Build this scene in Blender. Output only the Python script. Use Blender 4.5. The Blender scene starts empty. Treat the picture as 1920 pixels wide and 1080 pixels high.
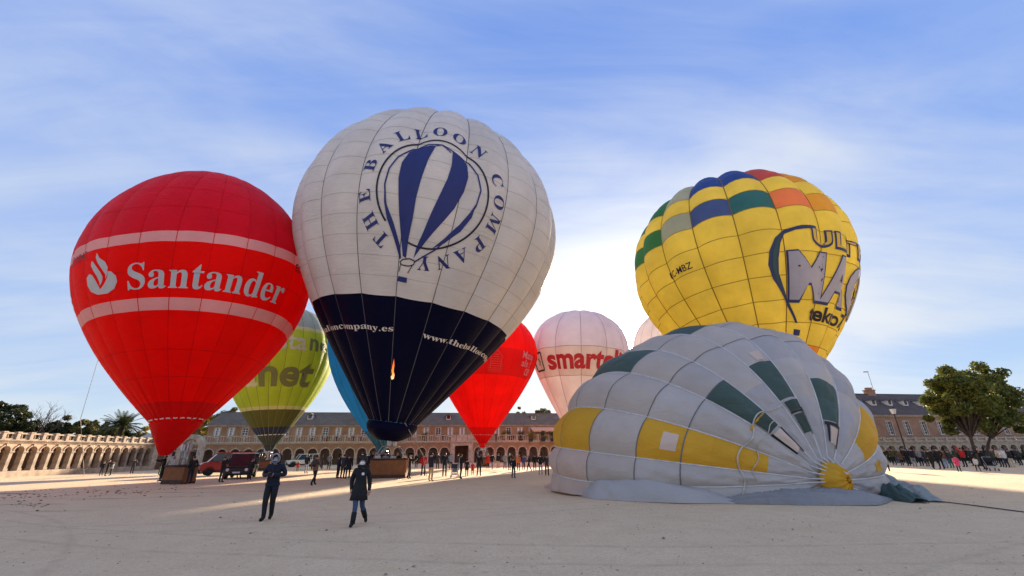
import bpy, bmesh, math, random, json
import numpy as np
from mathutils import Vector, Matrix
random.seed(7); RNG = np.random.default_rng(7)
SC = bpy.context.scene; COL = SC.collection
R = math.radians
# ------------------------------------------------------------------ camera
F_PX = 790.0; EYE = 1.75; PITCH = math.atan(308.2/790.0); ROLL = R(0.62)
_cp, _sp = math.cos(PITCH), math.sin(PITCH)
FWD = np.array([0, _cp, _sp]); _u = np.array([0, -_sp, _cp]); _r = np.array([1., 0, 0])
RGT = _r*math.cos(ROLL)-_u*math.sin(ROLL); UPV = _u*math.cos(ROLL)+_r*math.sin(ROLL)
cd = bpy.data.cameras.new('camera'); cam = bpy.data.objects.new('camera', cd); COL.objects.link(cam)
cd.sensor_width = 36.0; cd.lens = F_PX/1920*36; cd.clip_end = 6000; cd.clip_start = 0.05
mw = Matrix.Identity(4)
for i in range(3):
    mw[i][0] = RGT[i]; mw[i][1] = UPV[i]; mw[i][2] = -FWD[i]
mw[2][3] = EYE
cam.matrix_world = mw; SC.camera = cam
# ------------------------------------------------------------------ sun, sky, exposure
SUN_EL, SUN_AZ = R(13.4), R(16.15)
SUN = np.array([math.cos(SUN_EL)*math.sin(SUN_AZ), math.cos(SUN_EL)*math.cos(SUN_AZ), math.sin(SUN_EL)])
sl = bpy.data.lights.new('sun', 'SUN'); sl.energy = 4.5; sl.angle = R(1.6); sl.color = (1.0, 0.82, 0.60)
so = bpy.data.objects.new('sun', sl); COL.objects.link(so); so.location = (60, 200, 60)
so.rotation_euler = Vector((-SUN[0], -SUN[1], -SUN[2])).to_track_quat('-Z', 'Y').to_euler()
SC.view_settings.view_transform = 'Standard'; SC.view_settings.look = 'None'
SC.view_settings.gamma = 1.0; SC.view_settings.use_curve_mapping = False
SC.view_settings.exposure = 1.85
SC.render.film_transparent = False
SC.cycles.max_bounces = 8; SC.cycles.diffuse_bounces = 4; SC.cycles.transmission_bounces = 6; SC.cycles.glossy_bounces = 3
SC.cycles.use_denoising = True
SC.cycles.sample_clamp_indirect = 6.0

W = bpy.data.worlds.new('World'); SC.world = W; W.use_nodes = True
class NT:
    """small node-tree writer"""
    def __init__(s, tree): s.t = tree; s.n = tree.nodes; s.l = tree.links
    def new(s, typ, **kw):
        n = s.n.new(typ)
        for k, v in kw.items():
            if k == 'ins':
                for a, b in v.items(): s.put(n, a, b)
            else: setattr(n, k, v)
        return n
    def put(s, n, a, b):
        i = n.inputs[a]
        if hasattr(b, 'is_output'): s.l.new(b, i)
        elif hasattr(b, 'outputs'): s.l.new(b.outputs[0], i)
        else: i.default_value = b
    def math(s, op, a, b=0.0, c=None, clamp=False):
        n = s.n.new('ShaderNodeMath'); n.operation = op; n.use_clamp = clamp
        s.put(n, 0, a); s.put(n, 1, b)
        if c is not None: s.put(n, 2, c)
        return n.outputs[0]
    def vmath(s, op, a, b=None, scale=None):
        n = s.n.new('ShaderNodeVectorMath'); n.operation = op; s.put(n, 0, a)
        if b is not None: s.put(n, 1, b)
        if scale is not None: s.put(n, 'Scale', scale)
        return n.outputs['Value'] if op in ('DOT_PRODUCT', 'LENGTH') else n.outputs[0]
    def mix(s, fac, a, b, blend='MIX'):
        n = s.n.new('ShaderNodeMix'); n.data_type = 'RGBA'; n.blend_type = blend
        s.put(n, 0, fac); s.put(n, 6, a); s.put(n, 7, b); return n.outputs[2]
    def ramp(s, fac, stops, interp='LINEAR'):
        n = s.n.new('ShaderNodeValToRGB'); cr = n.color_ramp; cr.interpolation = interp
        while len(cr.elements) < len(stops): cr.elements.new(0.5)
        for e, (p, c) in zip(cr.elements, stops):
            e.position = p; e.color = c if hasattr(c, '__len__') and len(c) == 4 else ((*c, 1) if hasattr(c, '__len__') else (c, c, c, 1))
        s.put(n, 0, fac); return n.outputs[0]
    def noise(s, vec, scale, detail=4, rough=0.55, dist=0.0, dims='3D'):
        n = s.n.new('ShaderNodeTexNoise'); n.noise_dimensions = dims
        if vec is not None: s.put(n, 'Vector', vec)
        n.inputs['Scale'].default_value = scale; n.inputs['Detail'].default_value = detail
        n.inputs['Roughness'].default_value = rough; n.inputs['Distortion'].default_value = dist
        return n.outputs[0]
    def mapping(s, vec, loc=(0, 0, 0), rot=(0, 0, 0), scale=(1, 1, 1)):
        n = s.n.new('ShaderNodeMapping'); s.put(n, 0, vec)
        n.inputs[1].default_value = loc; n.inputs[2].default_value = rot; n.inputs[3].default_value = scale
        return n.outputs[0]

SKYL = (-2.21, 7.68, 0); SKYW = 0.60
w = NT(W.node_tree); w.n.clear()
sky = w.new('ShaderNodeTexSky', sky_type='NISHITA', sun_disc=False, sun_elevation=SUN_EL, sun_rotation=SUN_AZ,
            altitude=500.0, air_density=1.0, dust_density=0.6, ozone_density=2.5)
tc = w.new('ShaderNodeTexCoord'); dirv = w.vmath('NORMALIZE', tc.outputs['Generated'])
sep = w.new('ShaderNodeSeparateXYZ', ins={0: dirv})
elev = w.math('MAXIMUM', sep.outputs[2], 0.0)
hsv = w.new('ShaderNodeHueSaturation', ins={'Hue': 0.51, 'Saturation': 1.12, 'Value': 1.0, 'Color': sky.outputs[0]})
# clear air: the sky texture, its blue held down to the horizon as under dry autumn air
blue = w.ramp(elev, [(0.0, (5.2, 6.4, 7.0)), (0.12, (3.6, 4.9, 7.0)), (0.35, (2.2, 3.6, 7.1)), (0.62, (1.55, 2.9, 6.9)), (0.80, (1.2, 2.5, 6.6)), (1.0, (1.5, 2.8, 6.5))])
base = w.mix(0.86, hsv.outputs[0], blue)
# thin cirrus on a plane overhead
den = w.math('ADD', elev, 0.16)
pl = w.new('ShaderNodeCombineXYZ', ins={0: w.math('DIVIDE', sep.outputs[0], den), 1: w.math('DIVIDE', sep.outputs[1], den), 2: 0.0})
m1 = w.mapping(pl, rot=(0, 0, R(-34)), scale=(0.7, 1.35, 1))
n1 = w.noise(m1, 1.0, 8, 0.52, 0.7)
m2 = w.mapping(pl, loc=SKYL, rot=(0, 0, R(-12)), scale=(0.5, 1.0, 1))
n2 = w.noise(m2, 0.55, 5, 0.5, 0.3)
m3 = w.mapping(pl, loc=(7.3, 2.2, 0), rot=(0, 0, R(40)), scale=(0.6, 3.4, 1))
n3 = w.noise(m3, 1.6, 7, 0.6, 0.8)
cov = w.math('ADD', w.math('MULTIPLY', n1, 0.62), w.math('ADD', w.math('MULTIPLY', n2, SKYW), w.math('MULTIPLY', n3, 0.20)))
sdot = w.vmath('DOT_PRODUCT', dirv, tuple(SUN))
sd = w.math('MAXIMUM', sdot, 0.0)
near = w.math('POWER', sd, 12.0)          # cloud thickens towards the sun's quarter
cov = w.math('ADD', cov, w.math('MULTIPLY', near, 0.22))
cloud = w.new('ShaderNodeMapRange', interpolation_type='SMOOTHSTEP', ins={0: cov, 1: 0.50, 2: 0.93, 3: 0.0, 4: 0.92}).outputs[0]
glow1 = w.math('MULTIPLY', w.math('POWER', sd, 34.0), 2.6)     # forward scattering in thin cloud
glow2 = w.math('MULTIPLY', w.math('POWER', sd, 260.0), 22.0)
glow3 = w.math('MULTIPLY', w.math('POWER', sd, 2600.0), 160.0)
glow4 = w.math('MULTIPLY', w.math('POWER', sd, 30000.0), 3000.0)
glow = w.math('ADD', w.math('ADD', glow1, glow2), w.math('ADD', glow3, glow4))
ccol = w.mix(near, (5.7, 6.1, 6.6, 1), (7.6, 7.6, 7.5, 1))
skyc = w.mix(cloud, base, ccol)
gcol = w.vmath('SCALE', (1.0, 0.94, 0.84), scale=glow)
tot = w.mix(1.0, skyc, gcol, 'ADD')
bg = w.new('ShaderNodeBackground', ins={'Color': tot, 'Strength': 0.0375})
wo = w.new('ShaderNodeOutputWorld', ins={'Surface': bg.outputs[0]})

# ------------------------------------------------------------------ helpers
def ray(px, py): return (px-960)/F_PX*RGT+(540-py)/F_PX*UPV+FWD
def ground_at(px, py, z=0.0):
    r = ray(px, py); t = (z-EYE)/r[2]; return Vector((r[0]*t, r[1]*t, z))
def at(px, py, Y):
    r = ray(px, py); t = Y/r[1]; return Vector((r[0]*t, Y, EYE+r[2]*t))

MATS = {}
def mat(name, col, rough=0.8, var=0.12, vscale=3.0, bump=0.0, bscale=20.0, metal=0.0, spec=0.4, detail=4, coord='Object', col2=None, fac=(0.35, 0.65)):
    if name in MATS: return MATS[name]
    m = bpy.data.materials.new(name); m.use_nodes = True; t = NT(m.node_tree); t.n.clear()
    c = t.new('ShaderNodeTexCoord').outputs[coord]
    nz = t.noise(c, vscale, detail)
    lo = tuple(max(0, x*(1-var)) for x in col); hi = tuple(min(1, x*(1+var)) for x in (col2 or col))
    colr = t.ramp(nz, [(fac[0], lo), (fac[1], hi)])
    b = t.new('ShaderNodeBsdfPrincipled', ins={'Base Color': colr, 'Roughness': rough, 'Metallic': metal, 'Specular IOR Level': spec})
    if bump > 0:
        bn = t.new('ShaderNodeBump', ins={'Strength': bump, 'Distance': 0.02, 'Height': t.noise(c, bscale, 3)})
        t.put(b, 'Normal', bn.outputs[0])
    t.new('ShaderNodeOutputMaterial', ins={'Surface': b.outputs[0]})
    MATS[name] = m; return m

def fabric(name, col, trans=0.30, rough=0.5, wr=0.25, sc=(1.0, 1.0, 5.0), var=0.07, spec=0.12):
    """ripstop nylon: some light passes through"""
    if name in MATS: return MATS[name]
    m = bpy.data.materials.new(name); m.use_nodes = True; t = NT(m.node_tree); t.n.clear()
    c = t.new('ShaderNodeTexCoord').outputs['Object']
    nz = t.noise(c, 0.45, 5)
    lo = tuple(x*(1-var) for x in col); hi = tuple(min(1, x*(1+var)) for x in col)
    colr = t.ramp(nz, [(0.35, lo), (0.65, hi)])
    rv = t.math('ADD', t.math('MULTIPLY', t.new('ShaderNodeObjectInfo').outputs['Random'], 0.10), 0.92)      # dye lots differ a little from panel to panel
    colr = t.vmath('SCALE', colr, scale=rv)
    wv = t.noise(t.mapping(c, scale=sc), 1.3, 6, 0.6, 0.4)
    fine = t.noise(t.mapping(c, scale=(1, 1, 3)), 9.0, 3, 0.6)
    h = t.math('ADD', wv, t.math('MULTIPLY', fine, 0.18))
    bn = t.new('ShaderNodeBump', ins={'Strength': wr, 'Distance': 0.25, 'Height': h})
    p = t.new('ShaderNodeBsdfPrincipled', ins={'Base Color': colr, 'Roughness': rough, 'Specular IOR Level': spec, 'Normal': bn.outputs[0]})
    tr = t.new('ShaderNodeBsdfTranslucent', ins={'Color': colr, 'Normal': bn.outputs[0]})
    mx = t.new('ShaderNodeMixShader', ins={0: trans, 1: p.outputs[0], 2: tr.outputs[0]})
    t.new('ShaderNodeOutputMaterial', ins={'Surface': mx.outputs[0]})
    MATS[name] = m; return m

def mesh(name, V, F, mats, fm=None, smooth=False):
    me = bpy.data.meshes.new(name)
    me.from_pydata([tuple(map(float, v)) for v in V], [], [tuple(f) for f in F])
    for m in (mats if isinstance(mats, (list, tuple)) else [mats]): me.materials.append(m)
    if fm is not None: me.polygons.foreach_set('material_index', np.asarray(fm, dtype=np.int32))
    if smooth: me.polygons.foreach_set('use_smooth', np.ones(len(me.polygons), dtype=bool))
    me.update(); return me
def obj(name, me, parent=None, loc=(0, 0, 0), rz=0.0, rot=None, scale=None):
    o = bpy.data.objects.new(name, me); COL.objects.link(o)
    if parent is not None: o.parent = parent
    o.location = loc
    if rot is not None: o.rotation_euler = rot
    elif rz: o.rotation_euler = (0, 0, rz)
    if scale is not None: o.scale = (scale,)*3 if not hasattr(scale, '__len__') else scale
    return o
def tag(o, label=None, cat=None, group=None, kind=None):
    if label: o['label'] = label
    if cat: o['category'] = cat
    if group: o['group'] = group
    if kind: o['kind'] = kind
    return o
def thing(name, label, cat, loc=(0, 0, 0), rz=0.0, group=None):
    return tag(obj(name, None, None, loc, rz), label, cat, group)

class MB:
    """collects simple solids into one mesh"""
    def __init__(s): s.V = []; s.F = []; s.M = []
    def add(s, V, F, m=0):
        k = len(s.V); s.V += [tuple(v) for v in V]; s.F += [tuple(i+k for i in f) for f in F]; s.M += [m]*len(F); return s
    def box(s, x0, x1, y0, y1, z0, z1, m=0):
        V = [(x0, y0, z0), (x1, y0, z0), (x1, y1, z0), (x0, y1, z0), (x0, y0, z1), (x1, y0, z1), (x1, y1, z1), (x0, y1, z1)]
        return s.add(V, [(0, 3, 2, 1), (4, 5, 6, 7), (0, 1, 5, 4), (1, 2, 6, 5), (2, 3, 7, 6), (3, 0, 4, 7)], m)
    def frustum(s, cx, cy, z0, z1, a0, b0, a1, b1, m=0, dx=0, dy=0):
        V = [(cx-a0, cy-b0, z0), (cx+a0, cy-b0, z0), (cx+a0, cy+b0, z0), (cx-a0, cy+b0, z0)]
        V += [(cx+dx-a1, cy+dy-b1, z1), (cx+dx+a1, cy+dy-b1, z1), (cx+dx+a1, cy+dy+b1, z1), (cx+dx-a1, cy+dy+b1, z1)]
        return s.add(V, [(0, 3, 2, 1), (4, 5, 6, 7), (0, 1, 5, 4), (1, 2, 6, 5), (2, 3, 7, 6), (3, 0, 4, 7)], m)
    def lathe(s, prof, n=16, c=(0, 0, 0), m=0, axis='z', caps=True):
        V = []
        for r, z in prof:
            for i in range(n):
                a = 2*math.pi*i/n; p = (r*math.cos(a), r*math.sin(a), z)
                if axis == 'y': p = (p[0], p[2], p[1])
                if axis == 'x': p = (p[2], p[0], p[1])
                V.append((p[0]+c[0], p[1]+c[1], p[2]+c[2]))
        F = [(j*n+i, j*n+(i+1) % n, (j+1)*n+(i+1) % n, (j+1)*n+i) for j in range(len(prof)-1) for i in range(n)]
        if caps: F += [tuple(range(n))[::-1], tuple(range((len(prof)-1)*n, len(prof)*n))]
        return s.add(V, F, m)
    def tube(s, pts, r, n=6, m=0, caps=True):
        P = [Vector(p) for p in pts]; rs = r if hasattr(r, '__len__') else [r]*len(P); V = []
        ref = Vector((0, 0, 1))
        d0 = (P[-1]-P[0])
        if d0.length > 0 and abs(d0.normalized().z) > 0.8: ref = Vector((1, 0, 0))
        for i, p in enumerate(P):
            d = (P[min(i+1, len(P)-1)]-P[max(i-1, 0)]).normalized()
            a = d.cross(ref)
            a = a.normalized() if a.length > 1e-6 else Vector((1, 0, 0)); b = d.cross(a)
            for k in range(n):
                t = 2*math.pi*k/n; V.append(p+(a*math.cos(t)+b*math.sin(t))*rs[i])
        F = [(j*n+i, j*n+(i+1) % n, (j+1)*n+(i+1) % n, (j+1)*n+i) for j in range(len(P)-1) for i in range(n)]
        if caps: F += [tuple(range(n))[::-1], tuple(range((len(P)-1)*n, len(P)*n))]
        return s.add(V, F, m)
    def prism(s, poly, y0, y1, m=0):
        """polygon in x,z extruded along y"""
        n = len(poly); V = [(x, y0, z) for x, z in poly]+[(x, y1, z) for x, z in poly]
        F = [tuple(range(n)), tuple(range(2*n-1, n-1, -1))]+[(i, n+i, n+(i+1) % n, (i+1) % n) for i in range(n)]
        return s.add(V, F, m)
    def ellipsoid(s, c, r, nu=14, nv=9, m=0):
        V = [(c[0], c[1], c[2]-r[2])]
        for j in range(1, nv):
            b = -math.pi/2+math.pi*j/nv
            V += [(c[0]+r[0]*math.cos(b)*math.cos(2*math.pi*i/nu), c[1]+r[1]*math.cos(b)*math.sin(2*math.pi*i/nu), c[2]+r[2]*math.sin(b)) for i in range(nu)]
        V.append((c[0], c[1], c[2]+r[2])); e = len(V)-1; F = []
        for i in range(nu):
            F.append((0, 1+(i+1) % nu, 1+i)); F.append((e, e-nu+i, e-nu+(i+1) % nu))
            for j in range(nv-2): F.append((1+j*nu+i, 1+j*nu+(i+1) % nu, 1+(j+1)*nu+(i+1) % nu, 1+(j+1)*nu+i))
        return s.add(V, F, m)
    def mesh(s, name, mats, smooth=False, bevel=0.0, seg=1, fix=True):
        me = mesh(name, s.V, s.F, mats, s.M if isinstance(mats, (list, tuple)) and len(mats) > 1 else None, False)
        if fix or bevel > 0:
            bm = bmesh.new(); bm.from_mesh(me)
            if fix: bmesh.ops.recalc_face_normals(bm, faces=bm.faces)
            if bevel > 0: bmesh.ops.bevel(bm, geom=list(bm.edges), offset=bevel, segments=seg, profile=0.5, affect='EDGES', clamp_overlap=True)
            bm.to_mesh(me); bm.free()
        if smooth: me.polygons.foreach_set('use_smooth', np.ones(len(me.polygons), dtype=bool))
        return me
    def build(s, name, mats, parent=None, smooth=False, bevel=0.0, loc=(0, 0, 0), rz=0.0, **k):
        return obj(name, s.mesh(name, mats, smooth, bevel, **k), parent, loc, rz)

def copy_tree(o, parent=None):
    c = o.copy(); COL.objects.link(c); c.parent = parent
    for ch in o.children: copy_tree(ch, c)
    return c

# ------------------------------------------------------------------ ground
def ground_material():
    m = bpy.data.materials.new('sand'); m.use_nodes = True; t = NT(m.node_tree); t.n.clear()
    c = t.new('ShaderNodeTexCoord').outputs['Object']
    big = t.noise(c, 0.16, 6, 0.6, 0.6); mid = t.noise(c, 1.1, 6, 0.62, 0.6); fine = t.noise(c, 14.0, 5, 0.7); grit = t.noise(c, 70.0, 3, 0.7)
    streak = t.noise(t.mapping(c, rot=(0, 0, R(14)), scale=(0.10, 1.0, 1)), 1.3, 5, 0.6, 0.7)
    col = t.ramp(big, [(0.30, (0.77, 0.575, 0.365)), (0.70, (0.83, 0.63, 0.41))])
    col = t.mix(t.math('MULTIPLY', t.ramp(mid, [(0.38, 0.0), (0.68, 1.0)]), 0.45), col, (0.64, 0.455, 0.27, 1))
    col = t.mix(t.math('MULTIPLY', t.ramp(streak, [(0.50, 0.0), (0.72, 1.0)]), 0.40), col, (0.84, 0.635, 0.40, 1))
    col = t.mix(t.math('MULTIPLY', t.ramp(fine, [(0.44, 1.0), (0.56, 0.0)]), 0.24), col, (0.44, 0.31, 0.19, 1))
    col = t.mix(t.math('MULTIPLY', t.ramp(grit, [(0.36, 1.0), (0.46, 0.0)]), 0.42), col, (0.26, 0.20, 0.16, 1))
    # darker damp soil swept towards the arcade
    sep = t.new('ShaderNodeSeparateXYZ', ins={0: c})
    soil = t.ramp(t.noise(t.mapping(c, rot=(0, 0, R(8)), scale=(0.22, 1.0, 1)), 0.75, 6, 0.65, 0.6), [(0.56, 0.0), (0.66, 1.0)])
    win = t.math('MULTIPLY', t.ramp(t.math('DIVIDE', t.math('MULTIPLY', sep.outputs[0], -1.0), 40.0), [(0.20, 0.0), (0.42, 1.0)]),
                 t.ramp(t.math('DIVIDE', sep.outputs[1], 40.0), [(0.36, 0.0), (0.46, 1.0), (0.62, 1.0), (0.75, 0.0)]))
    col = t.mix(t.math('MULTIPLY', t.math('MULTIPLY', soil, win), 0.75), col, (0.20, 0.145, 0.11, 1))
    # tyre tracks: pairs of ruts swung across the square by the chase vehicles, and scuffed trails of feet
    ruts = None; brk = t.ramp(t.noise(c, 2.3, 4, 0.6), [(0.40, 0.25), (0.60, 1.0)])
    for (cx, cy, rr) in ((-14, 46, 33.0), (-14, 46, 34.5), (24, -22, 33.0), (24, -22, 34.5), (-30, -8, 26.0), (-30, -8, 27.5), (6, 60, 50.5), (6, 60, 52.0)):
        d = t.math('ABSOLUTE', t.math('SUBTRACT', t.vmath('LENGTH', t.vmath('SUBTRACT', t.vmath('MULTIPLY', c, (1, 1, 0)), (cx, cy, 0))), rr))
        k = t.math('SUBTRACT', 1.0, t.math('DIVIDE', d, 0.14), clamp=True)
        ruts = k if ruts is None else t.math('MAXIMUM', ruts, k)
    ruts = t.math('MULTIPLY', ruts, brk)
    vor = t.new('ShaderNodeTexVoronoi', ins={'Vector': t.mapping(c, scale=(1.5, 1.0, 1)), 'Scale': 1.9, 'Randomness': 1.0}).outputs[0]
    foot = t.math('MULTIPLY', t.ramp(vor, [(0.0, 1.0), (0.13, 0.75), (0.20, 0.0)]), t.ramp(t.noise(c, 0.22, 3), [(0.44, 0.0), (0.58, 1.0)]))
    col = t.mix(t.math('MULTIPLY', ruts, 0.42), col, (0.42, 0.31, 0.20, 1)); col = t.mix(t.math('MULTIPLY', foot, 0.34), col, (0.40, 0.30, 0.20, 1))
    mid = t.math('SUBTRACT', mid, t.math('ADD', t.math('MULTIPLY', ruts, 0.35), t.math('MULTIPLY', foot, 0.5)))
    h = t.math('ADD', t.math('MULTIPLY', mid, 0.8), t.math('ADD', t.math('MULTIPLY', fine, 0.30), t.math('MULTIPLY', grit, 0.12)))
    bn = t.new('ShaderNodeBump', ins={'Strength': 0.6, 'Distance': 0.05, 'Height': h})
    b = t.new('ShaderNodeBsdfPrincipled', ins={'Base Color': col, 'Roughness': 0.93, 'Specular IOR Level': 0.15, 'Normal': bn.outputs[0]})
    t.new('ShaderNodeOutputMaterial', ins={'Surface': b.outputs[0]}); return m
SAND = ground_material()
def build_ground():
    a = np.concatenate([np.linspace(-60, 60, 121)]); far = np.array([70, 90, 120, 180, 300, 600, 1500, 4000.])
    xs = np.concatenate([-far[::-1], a, far]); ys = np.concatenate([-far[::-1][:6], np.linspace(-50, 110, 161), [130, 180, 300, 600, 1500, 4000.]])
    X, Y = np.meshgrid(xs, ys)
    Z = 0.012*np.sin(X*1.7+0.4*Y)*np.sin(Y*1.3-0.3*X)+0.010*np.sin(X*0.6-1.1*Y+1)
    Z *= (np.abs(X) < 59)*(Y < 109)*(Y > -49)
    nx = len(xs); F = [(j*nx+i, j*nx+i+1, (j+1)*nx+i+1, (j+1)*nx+i) for j in range(len(ys)-1) for i in range(nx-1)]
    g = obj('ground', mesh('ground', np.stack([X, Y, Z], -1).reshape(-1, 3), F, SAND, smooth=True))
    tag(g, 'pale sandy gravel ground of the wide square', 'ground', kind='structure')
build_ground()
def build_gravel():
    V = []; F = []
    base = [(1, 0, 0), (0, 1, 0), (-1, 0, 0), (0, -1, 0), (0, 0, 0.8), (0, 0, -0.5)]
    fc = [(0, 1, 4), (1, 2, 4), (2, 3, 4), (3, 0, 4), (1, 0, 5), (2, 1, 5), (3, 2, 5), (0, 3, 5)]
    for i in range(4200):
        y = 2.5+26*random.random()**1.7; x = (random.random()*2-1)*(y*1.15+2)
        s = random.uniform(0.008, 0.02)*(1+(random.random() < 0.05)*random.uniform(0.6, 2.0)); a = random.random()*6.28
        k = len(V); sx = random.uniform(0.7, 1.5)
        for (p, q, r) in base:
            p *= sx; V.append((x+s*(p*math.cos(a)-q*math.sin(a)), y+s*(p*math.sin(a)+q*math.cos(a)), 0.006+s*r*0.7))
        F += [tuple(k+j for j in f) for f in fc]
    o = obj('gravel', mesh('gravel', V, F, mat('pebble', (0.42, 0.33, 0.245), 0.9, 0.5, 2.0)))
    tag(o, 'small loose stones strewn over the sand', 'gravel', kind='stuff')
build_gravel()
def build_clods():
    """dark lumps of raked soil lying on the sand near the arcade"""
    mb = MB()
    for i in range(150):
        px = random.uniform(0, 330); py = random.gauss(932-px*0.045, 5.5)
        if random.random() < 0.1: px = random.uniform(0, 90); py = random.gauss(946, 4)
        p = ground_at(px, py); s = random.uniform(0.015, 0.05)
        mb.ellipsoid((p.x, p.y, 0.01), (s*random.uniform(1, 2.4), s, s*0.55), 6, 4)
    o = mb.build('soil_clods', mat('soil', (0.24, 0.16, 0.10), 0.95, 0.4, 5.0), fix=False)
    tag(o, 'dark crumbs of loose soil in a band on the sand', 'soil', kind='stuff')
build_clods()

# ------------------------------------------------------------------ masonry materials
def brick_mat(name, c1, c2, mortar, scale=1.0):
    m = bpy.data.materials.new(name); m.use_nodes = True; t = NT(m.node_tree); t.n.clear()
    c = t.new('ShaderNodeTexCoord').outputs['Object']
    sep = t.new('ShaderNodeSeparateXYZ', ins={0: c})
    v = t.new('ShaderNodeCombineXYZ', ins={0: t.math('ADD', sep.outputs[0], sep.outputs[1]), 1: sep.outputs[2], 2: 0.0})
    br = t.new('ShaderNodeTexBrick', ins={'Vector': v, 'Color1': (*c1, 1), 'Color2': (*c2, 1), 'Mortar': (*mortar, 1), 'Scale': 4.0*scale, 'Mortar Size': 0.018, 'Bias': 0.0, 'Brick Width': 1.1, 'Row Height': 0.30})
    st = t.noise(c, 0.7, 6, 0.62); col = t.mix(t.math('MULTIPLY', t.ramp(st, [(0.40, 0.0), (0.66, 1.0)]), 0.55), br.outputs[0], (*[x*0.62 for x in c1], 1))
    st2 = t.noise(c, 0.33, 4, 0.6); col = t.mix(t.math('MULTIPLY', t.ramp(st2, [(0.50, 0.0), (0.72, 1.0)]), 0.4), col, (*mortar, 1))
    bn = t.new('ShaderNodeBump', ins={'Strength': 0.5, 'Distance': 0.02, 'Height': br.outputs[1]}); bn.invert = True
    b = t.new('ShaderNodeBsdfPrincipled', ins={'Base Color': col, 'Roughness': 0.9, 'Specular IOR Level': 0.2, 'Normal': bn.outputs[0]})
    t.new('ShaderNodeOutputMaterial', ins={'Surface': b.outputs[0]}); return m
BRICK = brick_mat('brick_wall', (0.36, 0.195, 0.105), (0.42, 0.24, 0.135), (0.44, 0.325, 0.22))
BRICKR = brick_mat('brick_wall_mauve', (0.36, 0.20, 0.13), (0.42, 0.24, 0.165), (0.44, 0.33, 0.25))
STONE = mat('stone_pale', (0.47, 0.395, 0.315), 0.85, 0.22, 1.6, 0.4, 9)
STONEG = mat('stone_grey', (0.44, 0.41, 0.40), 0.85, 0.25, 1.4, 0.4, 9)
PLASTER = mat('gallery_plaster', (0.30, 0.20, 0.15), 0.9, 0.3, 0.9)
WOOD = mat('door_wood', (0.14, 0.07, 0.035), 0.6, 0.3, 4)
DARK = mat('dark_metal', (0.02, 0.02, 0.022), 0.5, 0.2, 4)
WHITE = mat('white_paint', (0.74, 0.73, 0.70), 0.6, 0.06, 3)
GLASS = mat('window_glass', (0.03, 0.035, 0.045), 0.08, 0.2, 1, spec=0.6)
SLATE = brick_mat('slate', (0.17, 0.135, 0.105), (0.22, 0.18, 0.14), (0.11, 0.09, 0.07), 1.0)
SLATEB = brick_mat('slate_blue', (0.12, 0.095, 0.09), (0.17, 0.14, 0.13), (0.075, 0.06, 0.058), 1.0)

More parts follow.
